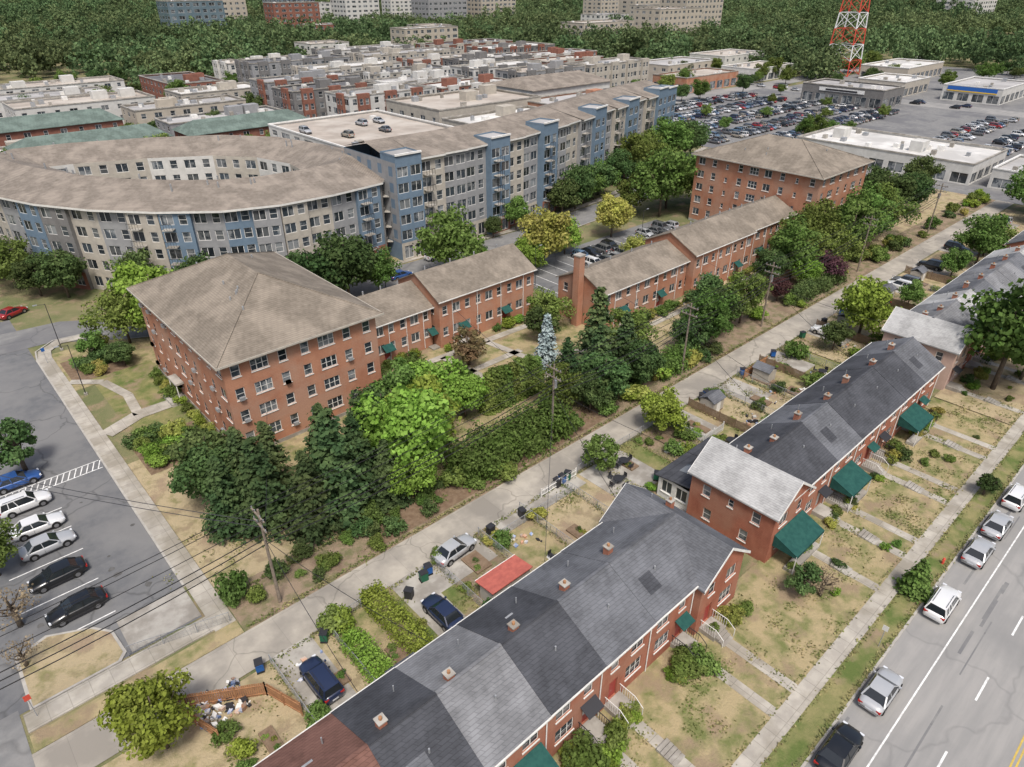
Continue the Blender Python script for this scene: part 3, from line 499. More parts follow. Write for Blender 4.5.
for a,w_,r_ in(((-60,240,-25,256,7),W_white,flat_grey),((14,240,50,250,6),W_beige,flat_white),((72,236,110,250,9),W_grey,flat_grey),((-20,290,30,308,9),brickC,flat_grey),((40,285,84,305,11),W_white,flat_tan),((70,262,108,278,10),W_tan,flat_grey),((95,290,128,308,10),W_beige,flat_white),((-60,330,0,350,8),W_grey,flat_dark),((20,325,80,345,9),W_white,flat_grey),
  ((-40,365,20,390,8),W_beige,flat_grey),((35,360,95,380,9),W_white,flat_tan),((105,330,128,372,9),brickC,flat_dark)):
    block('mixed_use_building',*a,w_,r_,3,4.5,10)
wl=[W_white,brickC,W_grey,W_beige,W_dk,W_white]
bl=[(124,216,158,232),(164,218,200,234),(206,220,244,236),(250,222,292,238),(116,240,150,256),(156,242,194,258),(200,243,240,259),(246,246,286,262),(120,268,160,284),(168,270,210,286),(218,272,262,288),(150,290,196,308),(206,292,256,310),(268,280,320,300),(140,326,190,344),(200,326,260,346),(275,318,325,340),(140,352,180,372),(195,356,250,374),(262,350,320,372)]
for i,a in enumerate(bl): block('apartment_block',*a,[14,13,15,14.5][i%4],wl[i%6],[flat_grey,flat_white,flat_tan,flat_grey,flat_dark][i%5],4,4.,10,w=1.7,wh=2.,band=[brickC,W_white,W_dk,W_beige][i%4])
block('shop_building',215,54,243,104,5.5,W_white,flat_white,1,5.5,16,shop=True); block('shop_building',250,30,285,50,6,brickC,flat_tan,1,5.5,6,shop=True); block('shop_building',217,32,240,50,5,W_white,flat_grey,1,5.5,9,shop=True)
block('shop_building',322,122,343,158,7.5,W_dk,flat_grey,1,6,6,shop=True); block('shop_building',300,205,345,225,7,brickA,flat_tan,1,6,6,shop=True); block('shop_building',372,92,412,116,6.5,W_white,flat_grey,1,6,5,shop=True); block('shop_building',365,130,395,152,6.5,W_beige,flat_white,1,6,5,shop=True); block('shop_building',372,40,410,66,6.5,brickC,flat_grey,1,6,5,shop=True); block('shop_building',362,205,402,226,6.5,W_white,flat_tan,1,6,5,shop=True)
block('shop_building',420,150,470,175,7,W_tan,flat_white,1,6,5,shop=True); block('shop_building',330,238,375,262,8,W_tan,flat_grey,2,6,5); block('shop_building',395,245,440,270,8,W_white,flat_tan,2,6,5)
o=B('shop_sign'); o.box('board',paint_w,321.7,130,5.2,321.85,150,6.6); o.box('letters',dkmetal,321.6,133,5.5,321.69,147,6.2); o.done()
o=B('shop_sign'); o.box('board',M('sign_blue',(.03,.12,.4),rough=.5),371.7,94,4.6,371.84,114,6.2); o.box('band',M('sign_yellow',(.7,.45,.04),rough=.5),371.6,94,4.2,371.69,114,4.6); o.done()
block('office_building',300,790,345,820,42,W_tan,flat_grey,9,6,4,w=2.4,wh=2.2); block('office_building',352,730,392,765,44,W_glass,flat_grey,10,5,4,w=2.6,wh=2.4); block('office_building',410,700,450,730,46,W_white,flat_grey,11,6,4,w=3,wh=2.)
block('office_building',470,640,520,670,42,W_grey,flat_grey,9,6,4,w=3,wh=2.2); block('office_building',540,640,590,670,46,W_tan,flat_grey,11,6,4,w=3,wh=2.2)
block('office_building',440,400,500,425,18,W_tan,flat_tan,4,6,6,w=2.2,wh=2.); block('office_building',515,385,575,412,26,W_tan,flat_tan,6,6,6,w=2.2,wh=2.); block('office_building',600,420,660,450,36,W_tan,flat_tan,8,6,6,w=2.4,wh=2.2)
block('office_building',980,300,1060,340,38,W_white,flat_grey,9,8,4,w=3.4,wh=2.4); block('office_building',215,640,260,665,32,W_glass,flat_grey,7,6,4,w=3,wh=2.4); block('office_building',700,560,770,590,44,W_tan,flat_grey,10,8,4,w=3,wh=2.2)
rt_=random.Random(5)
for gu in range(150,900,68):
    for gv in range(240,1000,62):
        F=gu*cz+gv*sz_; Rr=gu*sz_-gv*cz
        if not(395<F<880 and -.36*F<Rr<.24*F): continue
        if rt_.random()<.52: continue
        L_,D_=rt_.uniform(26,50),rt_.uniform(16,28); u0=gu+rt_.uniform(-6,6); v0=gv+rt_.uniform(-6,6)
        if any(a-14<u0+L_ and u0<c+14 and b_-14<v0+D_ and v0<d+14 for a,b_,c,d in FOOT): continue
        h=rt_.choice([10,13,16,19]) if F<600 else rt_.choice([14,18,24,30])
        block('town_building',u0,v0,u0+L_,v0+D_,h,rt_.choice([W_white,W_tan,brickC,W_beige,W_grey,W_white,W_tan]),rt_.choice([flat_grey,flat_white,flat_tan,flat_grey]),max(2,int(h/3.5)),5.5,4,w=2.4,wh=2.)
# ---------------------------------------------------------------- vegetation
def leaf_arrays(P,Nn,S,rg):
    n=len(P); Nn=Nn/np.linalg.norm(Nn,axis=1,keepdims=True); r=rg.normal(size=(n,3)); T=np.cross(Nn,r); T/=np.linalg.norm(T,axis=1,keepdims=True)+1e-9; Bt=np.cross(Nn,T); S=S[:,None]
    V=np.stack([P-T*S*.6,P-Bt*S*.45+Nn*S*.12,P+T*S*.6,P+Bt*S*.45+Nn*S*.1],axis=1).reshape(-1,3); return V
def crown(rg,R,Hc,zc,nc,nl,ls,cr=(.22,.40)):
    Ps=[];Ns=[]
    for i in range(nc):
        d=rg.normal(size=3); d/=np.linalg.norm(d); rr=(.35+.58*rg.random()**.6); c=d*rr*np.array([R,R,Hc]); 
        if c[2]<-Hc*.55: c[2]=-Hc*.55*rg.random()
        c*= (1+.17*math.sin(3*math.atan2(d[1],d[0])+i%3)); c[2]+=zc; k=rg.uniform(*cr)*R
        q=rg.normal(size=(nl,3)); q/=np.linalg.norm(q,axis=1,keepdims=True); rad=(.5+.6*rg.random((nl,1))); Ps.append(c+q*rad*k*np.array([1,1,.75])); Ns.append(q+rg.normal(size=(nl,3))*.55+np.array([0,0,.35]))
    P=np.concatenate(Ps); N_=np.concatenate(Ns); return leaf_arrays(P,N_,ls*rg.uniform(.6,1.35,len(P)),rg)
def leafmesh(name,V,lmat,trunk=None):
    b=B(name,single=True)
    if trunk: trunk(b)
    parts=list(b.p.values()); me=bpy.data.meshes.new(name); TV=[];TF=[]
    for v,f,m,s in parts: n=len(TV); TV+=v; TF+=[tuple(j+n for j in x) for x in f]
    n0=len(TV); nq=len(V)//4; allv=np.concatenate([np.array(TV,dtype=float).reshape(-1,3),V]) if n0 else V
    loops=[];starts=[];tot=0
    for f in TF: starts.append(tot); loops+=list(f); tot+=len(f)
    me.vertices.add(len(allv)); me.vertices.foreach_set('co',allv.astype(np.float32).ravel())
    lq=np.arange(nq*4)+n0; L_=np.concatenate([np.array(loops,dtype=np.int32),lq.astype(np.int32)]); st=np.concatenate([np.array(starts,dtype=np.int32),(np.arange(nq)*4+tot).astype(np.int32)])
    me.loops.add(len(L_)); me.loops.foreach_set('vertex_index',L_); me.polygons.add(len(st)); me.polygons.foreach_set('loop_start',st)
    me.materials.append(lmat); me.materials.append(bark); mi=np.zeros(len(st),dtype=np.int32); mi[:len(starts)]=1; me.polygons.foreach_set('material_index',mi); me.update(calc_edges=True); me.validate(); return me
def trunkf(H,R,rg,r0=.22):
    def f(b):
        b.beam('t',bark,(0,0,-.1),(0,0,H*.45),r0,r0*.7,8)
        b.beam('t',bark,(0,0,H*.45),(.2,.1,H*.85),r0*.7,r0*.25,6)
        for i in range(8):
            a=rg.uniform(0,6.28); z=H*rg.uniform(.28,.6); e=(math.cos(a)*R*.65,math.sin(a)*R*.65,z+H*.25); m=(e[0]*.45,e[1]*.45,z+H*.08); b.beam('t',bark,(0,0,z),m,r0*.4,r0*.28,5); b.beam('t',bark,m,e,r0*.28,r0*.08,5)
    return f
def decid(name,mat,seed,H=9.,R=4.,nc=54,nl=110,ls=.38):
    rg=np.random.default_rng(seed); return leafmesh(name,crown(rg,R,H*.40,H*.58,nc,nl,ls),mat,trunkf(H,R,rg))
def conifer(name,mat,seed,H=10.,R=3.,ls=.34,pw=.85,nw=26):
    rg=np.random.default_rng(seed); P=[];N_=[]
    for w in range(nw):
        z=H*(.05+.93*w/nw); r=R*(1-z/H)**pw+.12; nb=int(7+9*(r/R))
        for k in range(nb):
            a=rg.uniform(0,6.28); rr=r*rg.uniform(.65,1.22); nn_=int(5+14*rr/R)
            t=np.linspace(.25,1,nn_)[:,None]; d=np.array([math.cos(a),math.sin(a),0]); side=np.array([-d[1],d[0],0])
            p=d*t*rr+side*rg.normal(size=(nn_,1))*.22*t*1.3+np.array([0,0,1])*(z-.35*t*rr*.6+rg.normal(size=(nn_,1))*.09); P.append(p); N_.append(np.array([0,0,1.])+d*.7*t+rg.normal(size=(nn_,3))*.45)
    P=np.concatenate(P); N_=np.concatenate(N_)
    return leafmesh(name,leaf_arrays(P,N_,ls*rg.uniform(.7,1.4,len(P)),rg),mat,lambda b:b.beam('t',bark,(0,0,-.1),(0,0,H*.95),.2,.03,8))
TD=[decid('deciduous_tree',Lf,s,H=9+s%2,R=3.9+.3*(s%3)) for s in (1,2,3)]; TB=[decid('deciduous_tree',Lb,s) for s in (4,5)]; TY=[decid('deciduous_tree',Ly,6)]
TK=[decid('deciduous_tree',Ld,s,nc=56) for s in (7,8)]; TC=[conifer('spruce_tree',Lc,s,R=2.9) for s in (9,10)]; TBL=[conifer('blue_spruce_tree',Lblue,11,R=2.3)]; TP=[decid('plum_tree',Lp,12)]
TA=[conifer('arborvitae',Lf,13,H=5,R=.9,pw=.45,ls=.22,nw=30)]
rg=np.random.default_rng(20); SH=[leafmesh('shrub',crown(rg,1.,.8,.75,22,60,.17,cr=(.3,.5)),m,None) for m in (Lf,Lb,Ld,Lf,Ly)]
SM=[decid('small_tree',Lf,30,H=5,R=2.1,nc=26,nl=110,ls=.26),decid('small_tree',Ld,31,H=5,R=2.,nc=24,nl=110,ls=.26)]
BARE=[decid('bare_shrub',M('dry_twigs',(.24,.19,.12),(.18,.14,.09),1.,island=.3),33,H=3.6,R=1.7,nc=18,nl=26,ls=.16)]
def T(kind,x,y,r=None,s=1.,sz=None,z=0): 
    me=kind[random.randrange(len(kind))]; k=s*random.uniform(.94,1.06); return inst(me,me.name.split('.')[0],x,y,z,random.uniform(0,6.28),k,sz=sz or k*random.uniform(.92,1.1))
for x,y,s in((17.2,55.5,1.22),(23.5,52,1.3),(20.2,51.4,1.0),(14.2,57.5,1.0),(26.8,53.8,1.1),(19.8,59,1.1),(25,57,1.05),(28.3,50.2,.9),(17.5,61,1.),(29.5,57.5,1.05)): T(TC,x,y,s=s)
T(TK,14.3,61.5,s=.9); T(TK,15.5,65,s=.8)
for x,y,s in((32.6,52,1.18),(35.8,54.8,1.05),(30.6,48.8,.7)): T(TB,x,y,s=s)
T(TB,41.5,60,s=1.0); T(TD,37,61,s=.85); T(TK,34,60,s=.9); T(TB,44.5,57.5,s=.7); T(TD,43.5,66,s=.6)
T(TC,64.3,53.2,s=1.42); T(TC,61.5,50.5,s=1.1); T(TC,67,50.5,s=1.15); T(TC,58.8,53.6,s=.9); T(TK,66.5,47.3,s=.75); T(TK,60,48.2,s=.8); T(TD,55.2,51.5,s=.7); T(TD,70.5,53,s=.8); T(TK,57,47.6,s=.6)
T(TBL,61.2,59.8,s=.85); 
for i in range(9): T(TA,47.6+i*1.05,56.6+.1*(i%2),s=1.05+.1*random.random())
T(SM,46.2,61.5,s=1.1); T(SM,66,66,s=1.2); T([decid('small_tree',leafm('foliage_brown',(.19,.13,.075),(.17,.15,.07)),41,H=5,R=2.1,nc=26,nl=110,ls=.26)],53.5,67.8,s=1.2); T(TD,70,68.5,s=.75)
T(TB,60.3,39.0,s=.72); T(SM,48.9,38.8,s=.95); T(TD,83,48,s=.95); T(TK,88,49,s=.85); T(TK,79.5,48.3,s=.7); T(TD,94.5,49,s=.85); T(TK,92,54,s=.8)
T(TB,102.9,33.6,s=1.02); T(TD,101.5,14.6,s=1.6); T(TD,107,12.8,s=1.); T(TK,96.5,34.5,s=.5)
for x,y,s in((118,53,1.1),(123,55,1.2),(129,54,1.15),(135,50.5,1.2),(139,53,1.25),(144,51,1.1),(149,52.5,1.2),(126,49.5,.9),(112,54,.8),(133,56,1.),(156,53,1.1)): T(random.choice([TD,TK,TD]),x,y,s=s)
T(TP,121,48,s=.75); T(TP,107,49.5,s=.5); T(TB,116,49,s=.6)
for x,y,s in((168,58,1.3),(173,62,1.2),(162,66,1.2),(166,75,1.2),(170,86,1.1),(178,55,1.),(186,58,1.),(195,60,1.)): T(random.choice([TD,TK]),x,y,s=s)
for x,y,s in((131.5,93,1.45),(138,96,1.3),(146,94,1.2),(127,98,.9)): T(TD,x,y,s=s)
T(TY,112,91,s=1.05); T(TY,89.5,89,s=1.2); T(TB,84,87,s=.8); T(TY,103,77,s=.7); T(TB,97,90.5,s=.8)
T(TD,72.5,96.5,s=1.35); T(TK,52.5,99,s=1.4); T(TK,46,99.5,s=1.15); T(TD,58,98,s=.8); T(TK,80,98,s=.6); T(TB,79,95.5,s=.5)
T(TB,24,106.3,s=1.25); T(TD,28.8,102.8,s=1.25); T(TD,19.6,108,s=.95); T(TD,33,101,s=1.1); T(TK,16.8,101,s=.5); T(SM,14,105,s=.9)
for x,y,s in((17.2,133.5,1.05),(13.8,137.5,.8),(11.6,144,1.0),(9.2,152,1.),(27,122.5,.9),(34,114.8,.9),(46,109,.55),(37,112.5,.6)): T(random.choice([TK,TD]),x,y,s=s)
for x,y,s in((93,107.8,.5),(100,108.2,.7),(116,109.5,1.1),(121,110,1.15),(126,112,1.0),(135,115,.9),(145,117,1.1),(153,120,1.2),(163,120.5,1.15),(172,120,1.35),(180,123,1.3),(188,124,1.3),(78,107.7,.5),(131,113,1.1),(150,113,.8),(168,126,.9)): T(random.choice([TK,TD,TK]),x,y,s=s)
for x,y in((42,135),(38,145),(58,146),(57,154),(36,160),(48,162),(50,130)): T(TD,x,y,s=.85)
for x,y in((84,205),(118,206),(90,203),(104,202),(10,206),(-10,200),(0,212)): T(random.choice([TD,TK]),x,y,s=.9)
T(SM,.8,82,s=1.3,z=.1); T(TD,-4.5,66,s=.6); T(BARE,-4.3,58.0,s=1.2); T(BARE,-4.8,53.,s=.8)
T(TB,1.2,38.3,s=.72); T([conifer('young_conifer',Lf,50,H=4,R=1.5,ls=.25,nw=18)],56.2,7.7,s=1.,z=.1); T(BARE,49.6,13.2,s=1.); T(SM,48.7,14.4,s=.7); T(SM,76,8,s=.6)
for x,y,s in((150,32,1.),(158,33,.8),(140,33,.6),(120,33,.5),(132,15,.8),(168,14,.9),(190,32,1.0),(198,36,1.2),(204,25,1.)): T(random.choice([TD,TK]),x,y,s=s)
for x,y in((300,112),(262,108),(240,112),(285,128),(310,140),(270,145),(232,140),(250,160),(300,160),(330,172)): T(TD,x,y,s=.5)
for i in range(90):
    T(random.choice([TD,TK]),random.uniform(120,330),random.choice([208,213,237,264,313,322,349,380])+random.uniform(-2,2),s=random.uniform(.5,1.))
for i in range(120): T(random.choice([TD,TK]),random.uniform(-60,115),random.uniform(200,430),s=random.uniform(.6,1.1))
for i in range(44): T(random.choice([TD,TK]),random.uniform(345,500),random.choice([75,120,160,190,202,236])+random.uniform(-6,6),s=random.uniform(.5,1.1))
for i in range(30): T(random.choice([TD,TK]),random.uniform(214,345),random.choice([14,20,112,190])+random.uniform(-4,4),s=random.uniform(.5,1.1))
def shr(x,y,s=1.,k=None):
    me=SH[random.randrange(5) if k is None else k]; q=s*random.uniform(.8,1.2); o=inst(me,'shrub',x,y,.05,random.uniform(0,6.28),q,sz=q*random.uniform(.7,1.3)); o.scale[0]*=random.uniform(.8,1.4)
for i in range(60): shr(random.uniform(10,60),random.uniform(45.2,49.5),random.uniform(.4,1.2),random.choice([0,2,3,0,2]))
for i in range(50): shr(random.uniform(62,205),random.uniform(45.3,49),random.uniform(.7,1.5))
for i in range(13): shr(11.5+random.uniform(0,6),72.5+random.uniform(0,8),random.uniform(.8,1.5))
for i in range(10): shr(10.5+random.uniform(0,6),100.5+random.uniform(0,7),random.uniform(.8,1.5))
for v in np.arange(69,96,2.3): shr(18.9,v,.8)
for u in np.arange(42,132,2.4):
    if random.random()<.7: shr(u,74.8 if u<53 else 73.2 if u<73 else 59.6,random.uniform(.6,1.1))
for R in(R1,R2,R3):
    for i in range(len(R)-1):
        for k in range(4): shr(random.uniform(R[i]+.5,R[i+1]-.5),random.uniform(16.4,18.),random.uniform(.4,.85))
        for k in range(random.choice([0,1,2])): shr(random.uniform(R[i],R[i+1]),random.uniform(11,15),random.uniform(.25,.6))
        for k in range(random.choice([1,2,4])): shr(R[i]+random.uniform(.2,.9),random.uniform(30,39.5),random.uniform(.4,1.))
for x,y,s in((22.5,17.0,1.4),(24,16.2,1.2),(23.2,14.9,1.),(34.,16.6,1.3),(35.3,15.9,1.1),(34.7,17.4,1.2),(27,40.1,1.),(28.,34.,.9),(15.4,39.4,1.5),(16.2,38.9,1.2),(57.5,35,1.2),(59,33.5,1.),(61,36,1.2),(46.3,30.3,1.),(70,30,1.),(72,38.8,1.1),(84,31,1.2),(90,37,1.3)): shr(x,y,s,random.choice([0,0,1]))
def hedge(x0,y0,x1,y1,h,mat,n,ls=.2,jag=.18,name='hedge'):
    rg=np.random.default_rng(int(x0*7+y0)); P=rg.random((n,3)); N_=np.zeros((n,3)); f=rg.integers(0,5,n)
    for ax,val,idx in((0,0,0),(0,1,1),(1,0,2),(1,1,3),(2,1,4)): m=f==idx; P[m,ax]=val; N_[m,ax]=1 if val else -1
    m=rg.random(n)<.2; P[m]=rg.random((m.sum(),3)); P=P*np.array([x1-x0,y1-y0,h])+rg.normal(size=(n,3))*jag
    P[:,2]+=(h/3)*(P[:,2]/h)*(.45*np.sin(P[:,0]*1.7+1)*np.cos(P[:,1]*1.3)+.3*np.sin(P[:,0]*.6)); P[:,1]+=.3*(h/3)*np.sin(P[:,0]*1.1+P[:,2]); N_+=rg.normal(size=(n,3))*.6+np.array([0,0,.3])
    me=leafmesh(name,leaf_arrays(P,N_,ls*rg.uniform(.7,1.4,n),rg),mat); inst(me,name,x0,y0,.1)
hedge(36.5,45.9,51,50.2,3.0,Lf,14000,.28,.5); hedge(18.6,32.0,20.4,40.,1.5,Lb,5000,.16); hedge(15.0,32.5,16.6,37,1.3,Lb,3000,.16); hedge(42,69.5,43.2,74,1.,Lf,1500,.14)
hedge(71,46,78,48.5,2.2,Lf,6000,.26,.35); hedge(108,45.8,124,48.,2.4,Ld,8000,.28,.35)
rg=np.random.default_rng(91); Pw=[]
for x in R1+R2+R3[:5]:
    n=260; Pw.append(np.stack([x+rg.normal(size=n)*.22,rg.uniform(29.5,39.8,n),.12+rg.random(n)*.22],1))
for y,xa,xb,n in((6.85,20,110,1500),(39.95,10,100,1800),(44.6,10,120,3000),(10.15,20,110,900),(8.45,20,110,900),(49.,10,60,1500)): Pw.append(np.stack([rg.uniform(xa,xb,n),y+rg.normal(size=n)*.14,.14+rg.random(n)*.16],1))
for k in range(330):
    cx,cy=rg.uniform(6,100),rg.choice([rg.uniform(10.6,17.5),rg.uniform(30,39.5),rg.uniform(45,60)]); n=int(rg.uniform(15,60)); Pw.append(np.stack([cx+rg.normal(size=n)*.5,cy+rg.normal(size=n)*.5,.12+rg.random(n)*.14],1))
P=np.concatenate(Pw); me=leafmesh('grass_tufts',leaf_arrays(P,rg.normal(size=P.shape)*.6+np.array([0,0,.9]),.15*rg.uniform(.6,1.5,len(P)),rg),Lw); inst(me,'grass_tufts',0,0)
rgf=np.random.default_rng(77)
def mkpatch(nm,nt_,rad):
    PV=[]
    for i in range(nt_):
        x,y=rgf.uniform(-rad,rad,2); R=rgf.uniform(3.8,9); H_=rgf.uniform(9,20)
        v=crown(rgf,R,H_*.42,H_*.56,14,22,1.3,cr=(.33,.5)); v[:,0]+=x; v[:,1]+=y; PV.append(v)
    return leafmesh(nm,np.concatenate(PV),Lfar)
patches=[mkpatch('tree_patch',46,42) for _ in range(4)]; small=[mkpatch('tree_clump',9,13) for _ in range(4)]
DT=bpy.data.objects.new('distant_trees',None); COL.objects.link(DT)
def clr(x,y,m): return not any(a-m<x<c+m and b_-m<y<d+m for a,b_,c,d in FOOT)
for gu in range(-400,2600,78):
    for gv in range(-200,2600,78):
        F=gu*cz+gv*sz_; Rr=gu*sz_-gv*cz
        if F<370 or F>1900 or abs(Rr)>F*.85+60: continue
        if 330<gu<480 and 30<gv<235: continue
        if gu<=345 and gv<395 and gu>100: continue
        if not clr(gu,gv,50): continue
        if random.random()<.05: continue
        o=bpy.data.objects.new('tree_patch',random.choice(patches)); o.parent=DT; o.location=(gu+random.uniform(-8,8),gv+random.uniform(-8,8),0); o.rotation_euler=(0,0,random.uniform(0,6.28)); k=1 if F<800 else 1.25; o.scale=(k,k,k*random.uniform(.8,1.3)); COL.objects.link(o)
for gu in range(60,1000,24):
    for gv in range(180,1000,24):
        x,y=gu+random.uniform(-7,7),gv+random.uniform(-7,7); F=x*cz+y*sz_; Rr=x*sz_-y*cz
        if F<400 or F>960 or not -.6*F<Rr<.42*F: continue
        if clr(x,y,15) and not clr(x,y,68) and random.random()<.9:
            o=bpy.data.objects.new('tree_clump',random.choice(small)); o.parent=DT; o.location=(x,y,0); o.rotation_euler=(0,0,random.uniform(0,6.28)); o.scale=(1,1,random.uniform(.7,1.1)); COL.objects.link(o)
# ---------------------------------------------------------------- vehicles
def carmesh(kind):
    b=B('parked_car',single=True)
    if kind=='sedan': L_,belt,roofz,xf,xr,rf,rr=2.32,.95,1.43,1.0,-1.75,.22,-1.1
    elif kind=='suv': L_,belt,roofz,xf,xr,rf,rr=2.32,1.08,1.70,1.05,-2.15,.35,-1.95
    else: L_,belt,roofz,xf,xr,rf,rr=2.1,1.0,1.50,1.0,-1.95,.3,-1.6
    hz=belt-.02
    st=[(-L_,.66,.42,belt-.22),(-L_+.1,.80,.3,belt-.04),(-L_+.5,.87,.22,belt+.02),(-1.2,.9,.2,belt+.03),(0,.91,.2,belt),(1.0,.9,.2,belt-.0),(1.45,.89,.21,hz-.06),(L_-.35,.84,.24,hz-.17),(L_-.1,.74,.3,hz-.27),(L_,.58,.4,hz-.38)]
    V=[];F=[];n=10
    for x,hw,zb,zt in st:
        h=[(hw*.9,zb),(hw,zb+.18),(hw*1.0,zt-.22),(hw*.93,zt-.05),(hw*.55,zt+.01)]
        V+=[(x,y,z) for y,z in h]+[(x,-y,z) for y,z in h[::-1]]
    for i in range(len(st)-1):
        for j in range(n): F.append((i*n+j,i*n+(j+1)%n,(i+1)*n+(j+1)%n,(i+1)*n+j))
    F=[f[::-1] for f in F]; F.append(tuple(range(n))); F.append(tuple(range((len(st)-1)*n+n-1,(len(st)-1)*n-1,-1)))
    b.add('body',carpaint,V,F,True)
    yb,yt=.83,.62; zb=belt-.04
    A,Bq,C,D=(xf,yb,zb),(xf,-yb,zb),(xr,-yb,zb),(xr,yb,zb); a,bb,c,d=(rf,yt,roofz),(rf,-yt,roofz),(rr,-yt,roofz),(rr,yt,roofz)
    for q in((Bq,A,a,bb),(A,D,d,a),(D,C,c,d),(C,Bq,bb,c)): b.quad('glass',carglass,*q)
    rm_=(rf+rr)/2; b.add('roof',carpaint,[(rf+.06,yt+.02,roofz),(rf+.06,-yt-.02,roofz),(rm_,-yt-.03,roofz+.03),(rr-.06,-yt-.02,roofz),(rr-.06,yt+.02,roofz),(rm_,yt+.03,roofz+.03),(rf-.1,0,roofz+.06),(rm_,0,roofz+.085),(rr+.1,0,roofz+.06)],[(6,1,0),(0,5,7,6),(6,7,2,1),(5,4,8,7),(7,8,3,2),(8,4,3)],True)
    b.add('roof',carpaint,[(rf+.06,yt+.02,roofz),(rf+.06,-yt-.02,roofz),(rr-.06,-yt-.02,roofz),(rr-.06,yt+.02,roofz)],[(0,3,2,1)])
    for s in(1,-1):
        b.beam('p',carpaint,(xf,s*yb,zb),(rf,s*yt,roofz),.045); b.beam('p',carpaint,(xr,s*yb,zb),(rr,s*yt,roofz),.075); b.beam('p',carpaint,(rf,s*yt,roofz),(rr,s*yt,roofz),.045)
        xm=(xf+xr)/2; b.beam('p',carpaint,(xm-.05,s*(yb+.01),zb),(rm_-.05,s*(yt+.01),roofz),.04)
        if kind!='sedan': b.beam('p',carpaint,(xr+.75,s*(yb+.01),zb),(rr+.6,s*(yt+.01),roofz),.05); b.beam('rack',dkmetal,(rf-.2,s*.52,roofz+.08),(rr+.2,s*.52,roofz+.08),.025)
        b.box('m',carpaint,xf-.25,min(s*.88,s*1.03),zb+.02,xf-.1,max(s*.88,s*1.03),zb+.16)
        for x in(1.38,-1.38):
            b.beam('arch',tyre,(x,s*.80,.35),(x,s*.917,.35),.40,n=16); b.beam('tyre',tyre,(x,s*.70,.33),(x,s*.935,.33),.33,n=16); b.beam('hub',hub,(x,s*.80,.33),(x,s*.945,.33),.21,n=12)
        b.box('h',lampw,L_-.24,min(s*.44,s*.76),hz-.36,L_-.07,max(s*.44,s*.76),hz-.24); b.box('t',lampr,-L_+.02,min(s*.48,s*.82),belt-.3,-L_+.16,max(s*.48,s*.82),belt-.12)
        b.box('door_line',dkmetal,xm-.06,min(s*.895,s*.917),.35,xm-.04,max(s*.895,s*.917),belt-.2); b.box('sill',dkmetal,-1.,min(s*.86,s*.915),.2,1.,max(s*.86,s*.915),.3)
    b.box('g',dkmetal,L_-.06,-.4,.42,L_+.012,.4,.56); b.box('pl',lampw,-L_-.012,-.25,.55,-L_+.05,.25,.68)
    return b.mesh(list(b.p.values()),'parked_car')
CM={k:carmesh(k) for k in('sedan','suv','hatch')}
cols={'white':(.75,.75,.74),'silver':(.42,.43,.44),'black':(.012,.013,.015),'grey':(.13,.135,.14),'blue':(.03,.09,.28),'red':(.3,.02,.02),'navy':(.02,.03,.07),'tan':(.3,.27,.22),'lblue':(.12,.2,.3)}
def car(x,y,kind='sedan',c='silver',rot=0.,z=.03,s=1.): inst(CM[kind],'parked_car',x,y,z,rot,s,cols[c])
def rcar(x,y,rot,z=.05): car(x,y,random.choice(['sedan','suv','hatch','suv']),random.choice(['white','silver','black','grey','white','silver','lblue','red','grey','black','navy','tan','silver','grey']),rot+random.uniform(-.03,.03)+random.choice([0,math.pi]),z)
PI=math.pi
for x,y,k,c in((-.4,80.2,'sedan','blue'),(-.5,75.2,'suv','white'),(-.3,70.5,'sedan','white'),(-.2,66.8,'sedan','silver'),(-.5,61.7,'sedan','black'),(-.2,56.4,'sedan','black')): car(x,y,k,c,(PI if c=='black' else 0)+random.uniform(-.03,.03),.03,1.02)
for u,k,c in((36.6,'sedan','black'),(43.6,'sedan','silver'),(56.3,'suv','white'),(65.6,'sedan','silver'),(71.2,'sedan','silver'),(77.5,'suv','white'),(98,'sedan','grey'),(112,'suv','black'),(27,'sedan','grey')): car(u,5.35,k,c,random.uniform(-.015,.015),.03,1.02)
car(90,1.8,'suv','silver',0); car(12.0,35.4,'suv','navy',PI/2,.1); car(23.1,34.2,'sedan','navy',PI/2,.11); car(28.6,39.5,'sedan','silver',0.08,.1)
for u,c in((100.5,'white'),(114,'silver'),(118,'black'),(128,'white'),(131,'grey'),(143,'black')): car(u,37.5,'suv',c,PI/2,.1)
for u in(157,165,170,176,184): rcar(u,37.6,PI/2,.1)
car(65.2,102,'sedan','blue',0.,.06); car(8.5,131.5,'sedan','red',.5,.04); car(76,105.8,'suv','white',0,.06); car(38,103.5,'hatch','grey',-.4,.06)
for u in np.arange(83,127,2.9):
    if random.random()<.85: rcar(u,75.6,PI/2)
    if random.random()<.8 and not 85<u<95: rcar(u,86.4,PI/2)
for u in np.arange(96,126,2.9):
    if random.random()<.6: rcar(u,81.5,PI/2)
for v in(115,120.6,131,136.6,147,152.6,163,168.6,179,184):
    for u in np.arange(212,320,2.85):
        if random.random()<.78: rcar(u,v,PI/2)
for v in(60,65.5,76,81.5):
    for u in np.arange(255,335,2.9):
        if random.random()<.55: rcar(u,v,PI/2)
for v in np.arange(75,130,2.9):
    for u in(420,436):
        if random.random()<.6: rcar(u,v,0)
for u in np.arange(89,118,2.9):
    for v in(156,168,180):
        if random.random()<.3: rcar(u,v,PI/2,12.0)
for i in range(18): rcar(random.choice([349,353,356]),random.uniform(60,330),PI/2,.06)
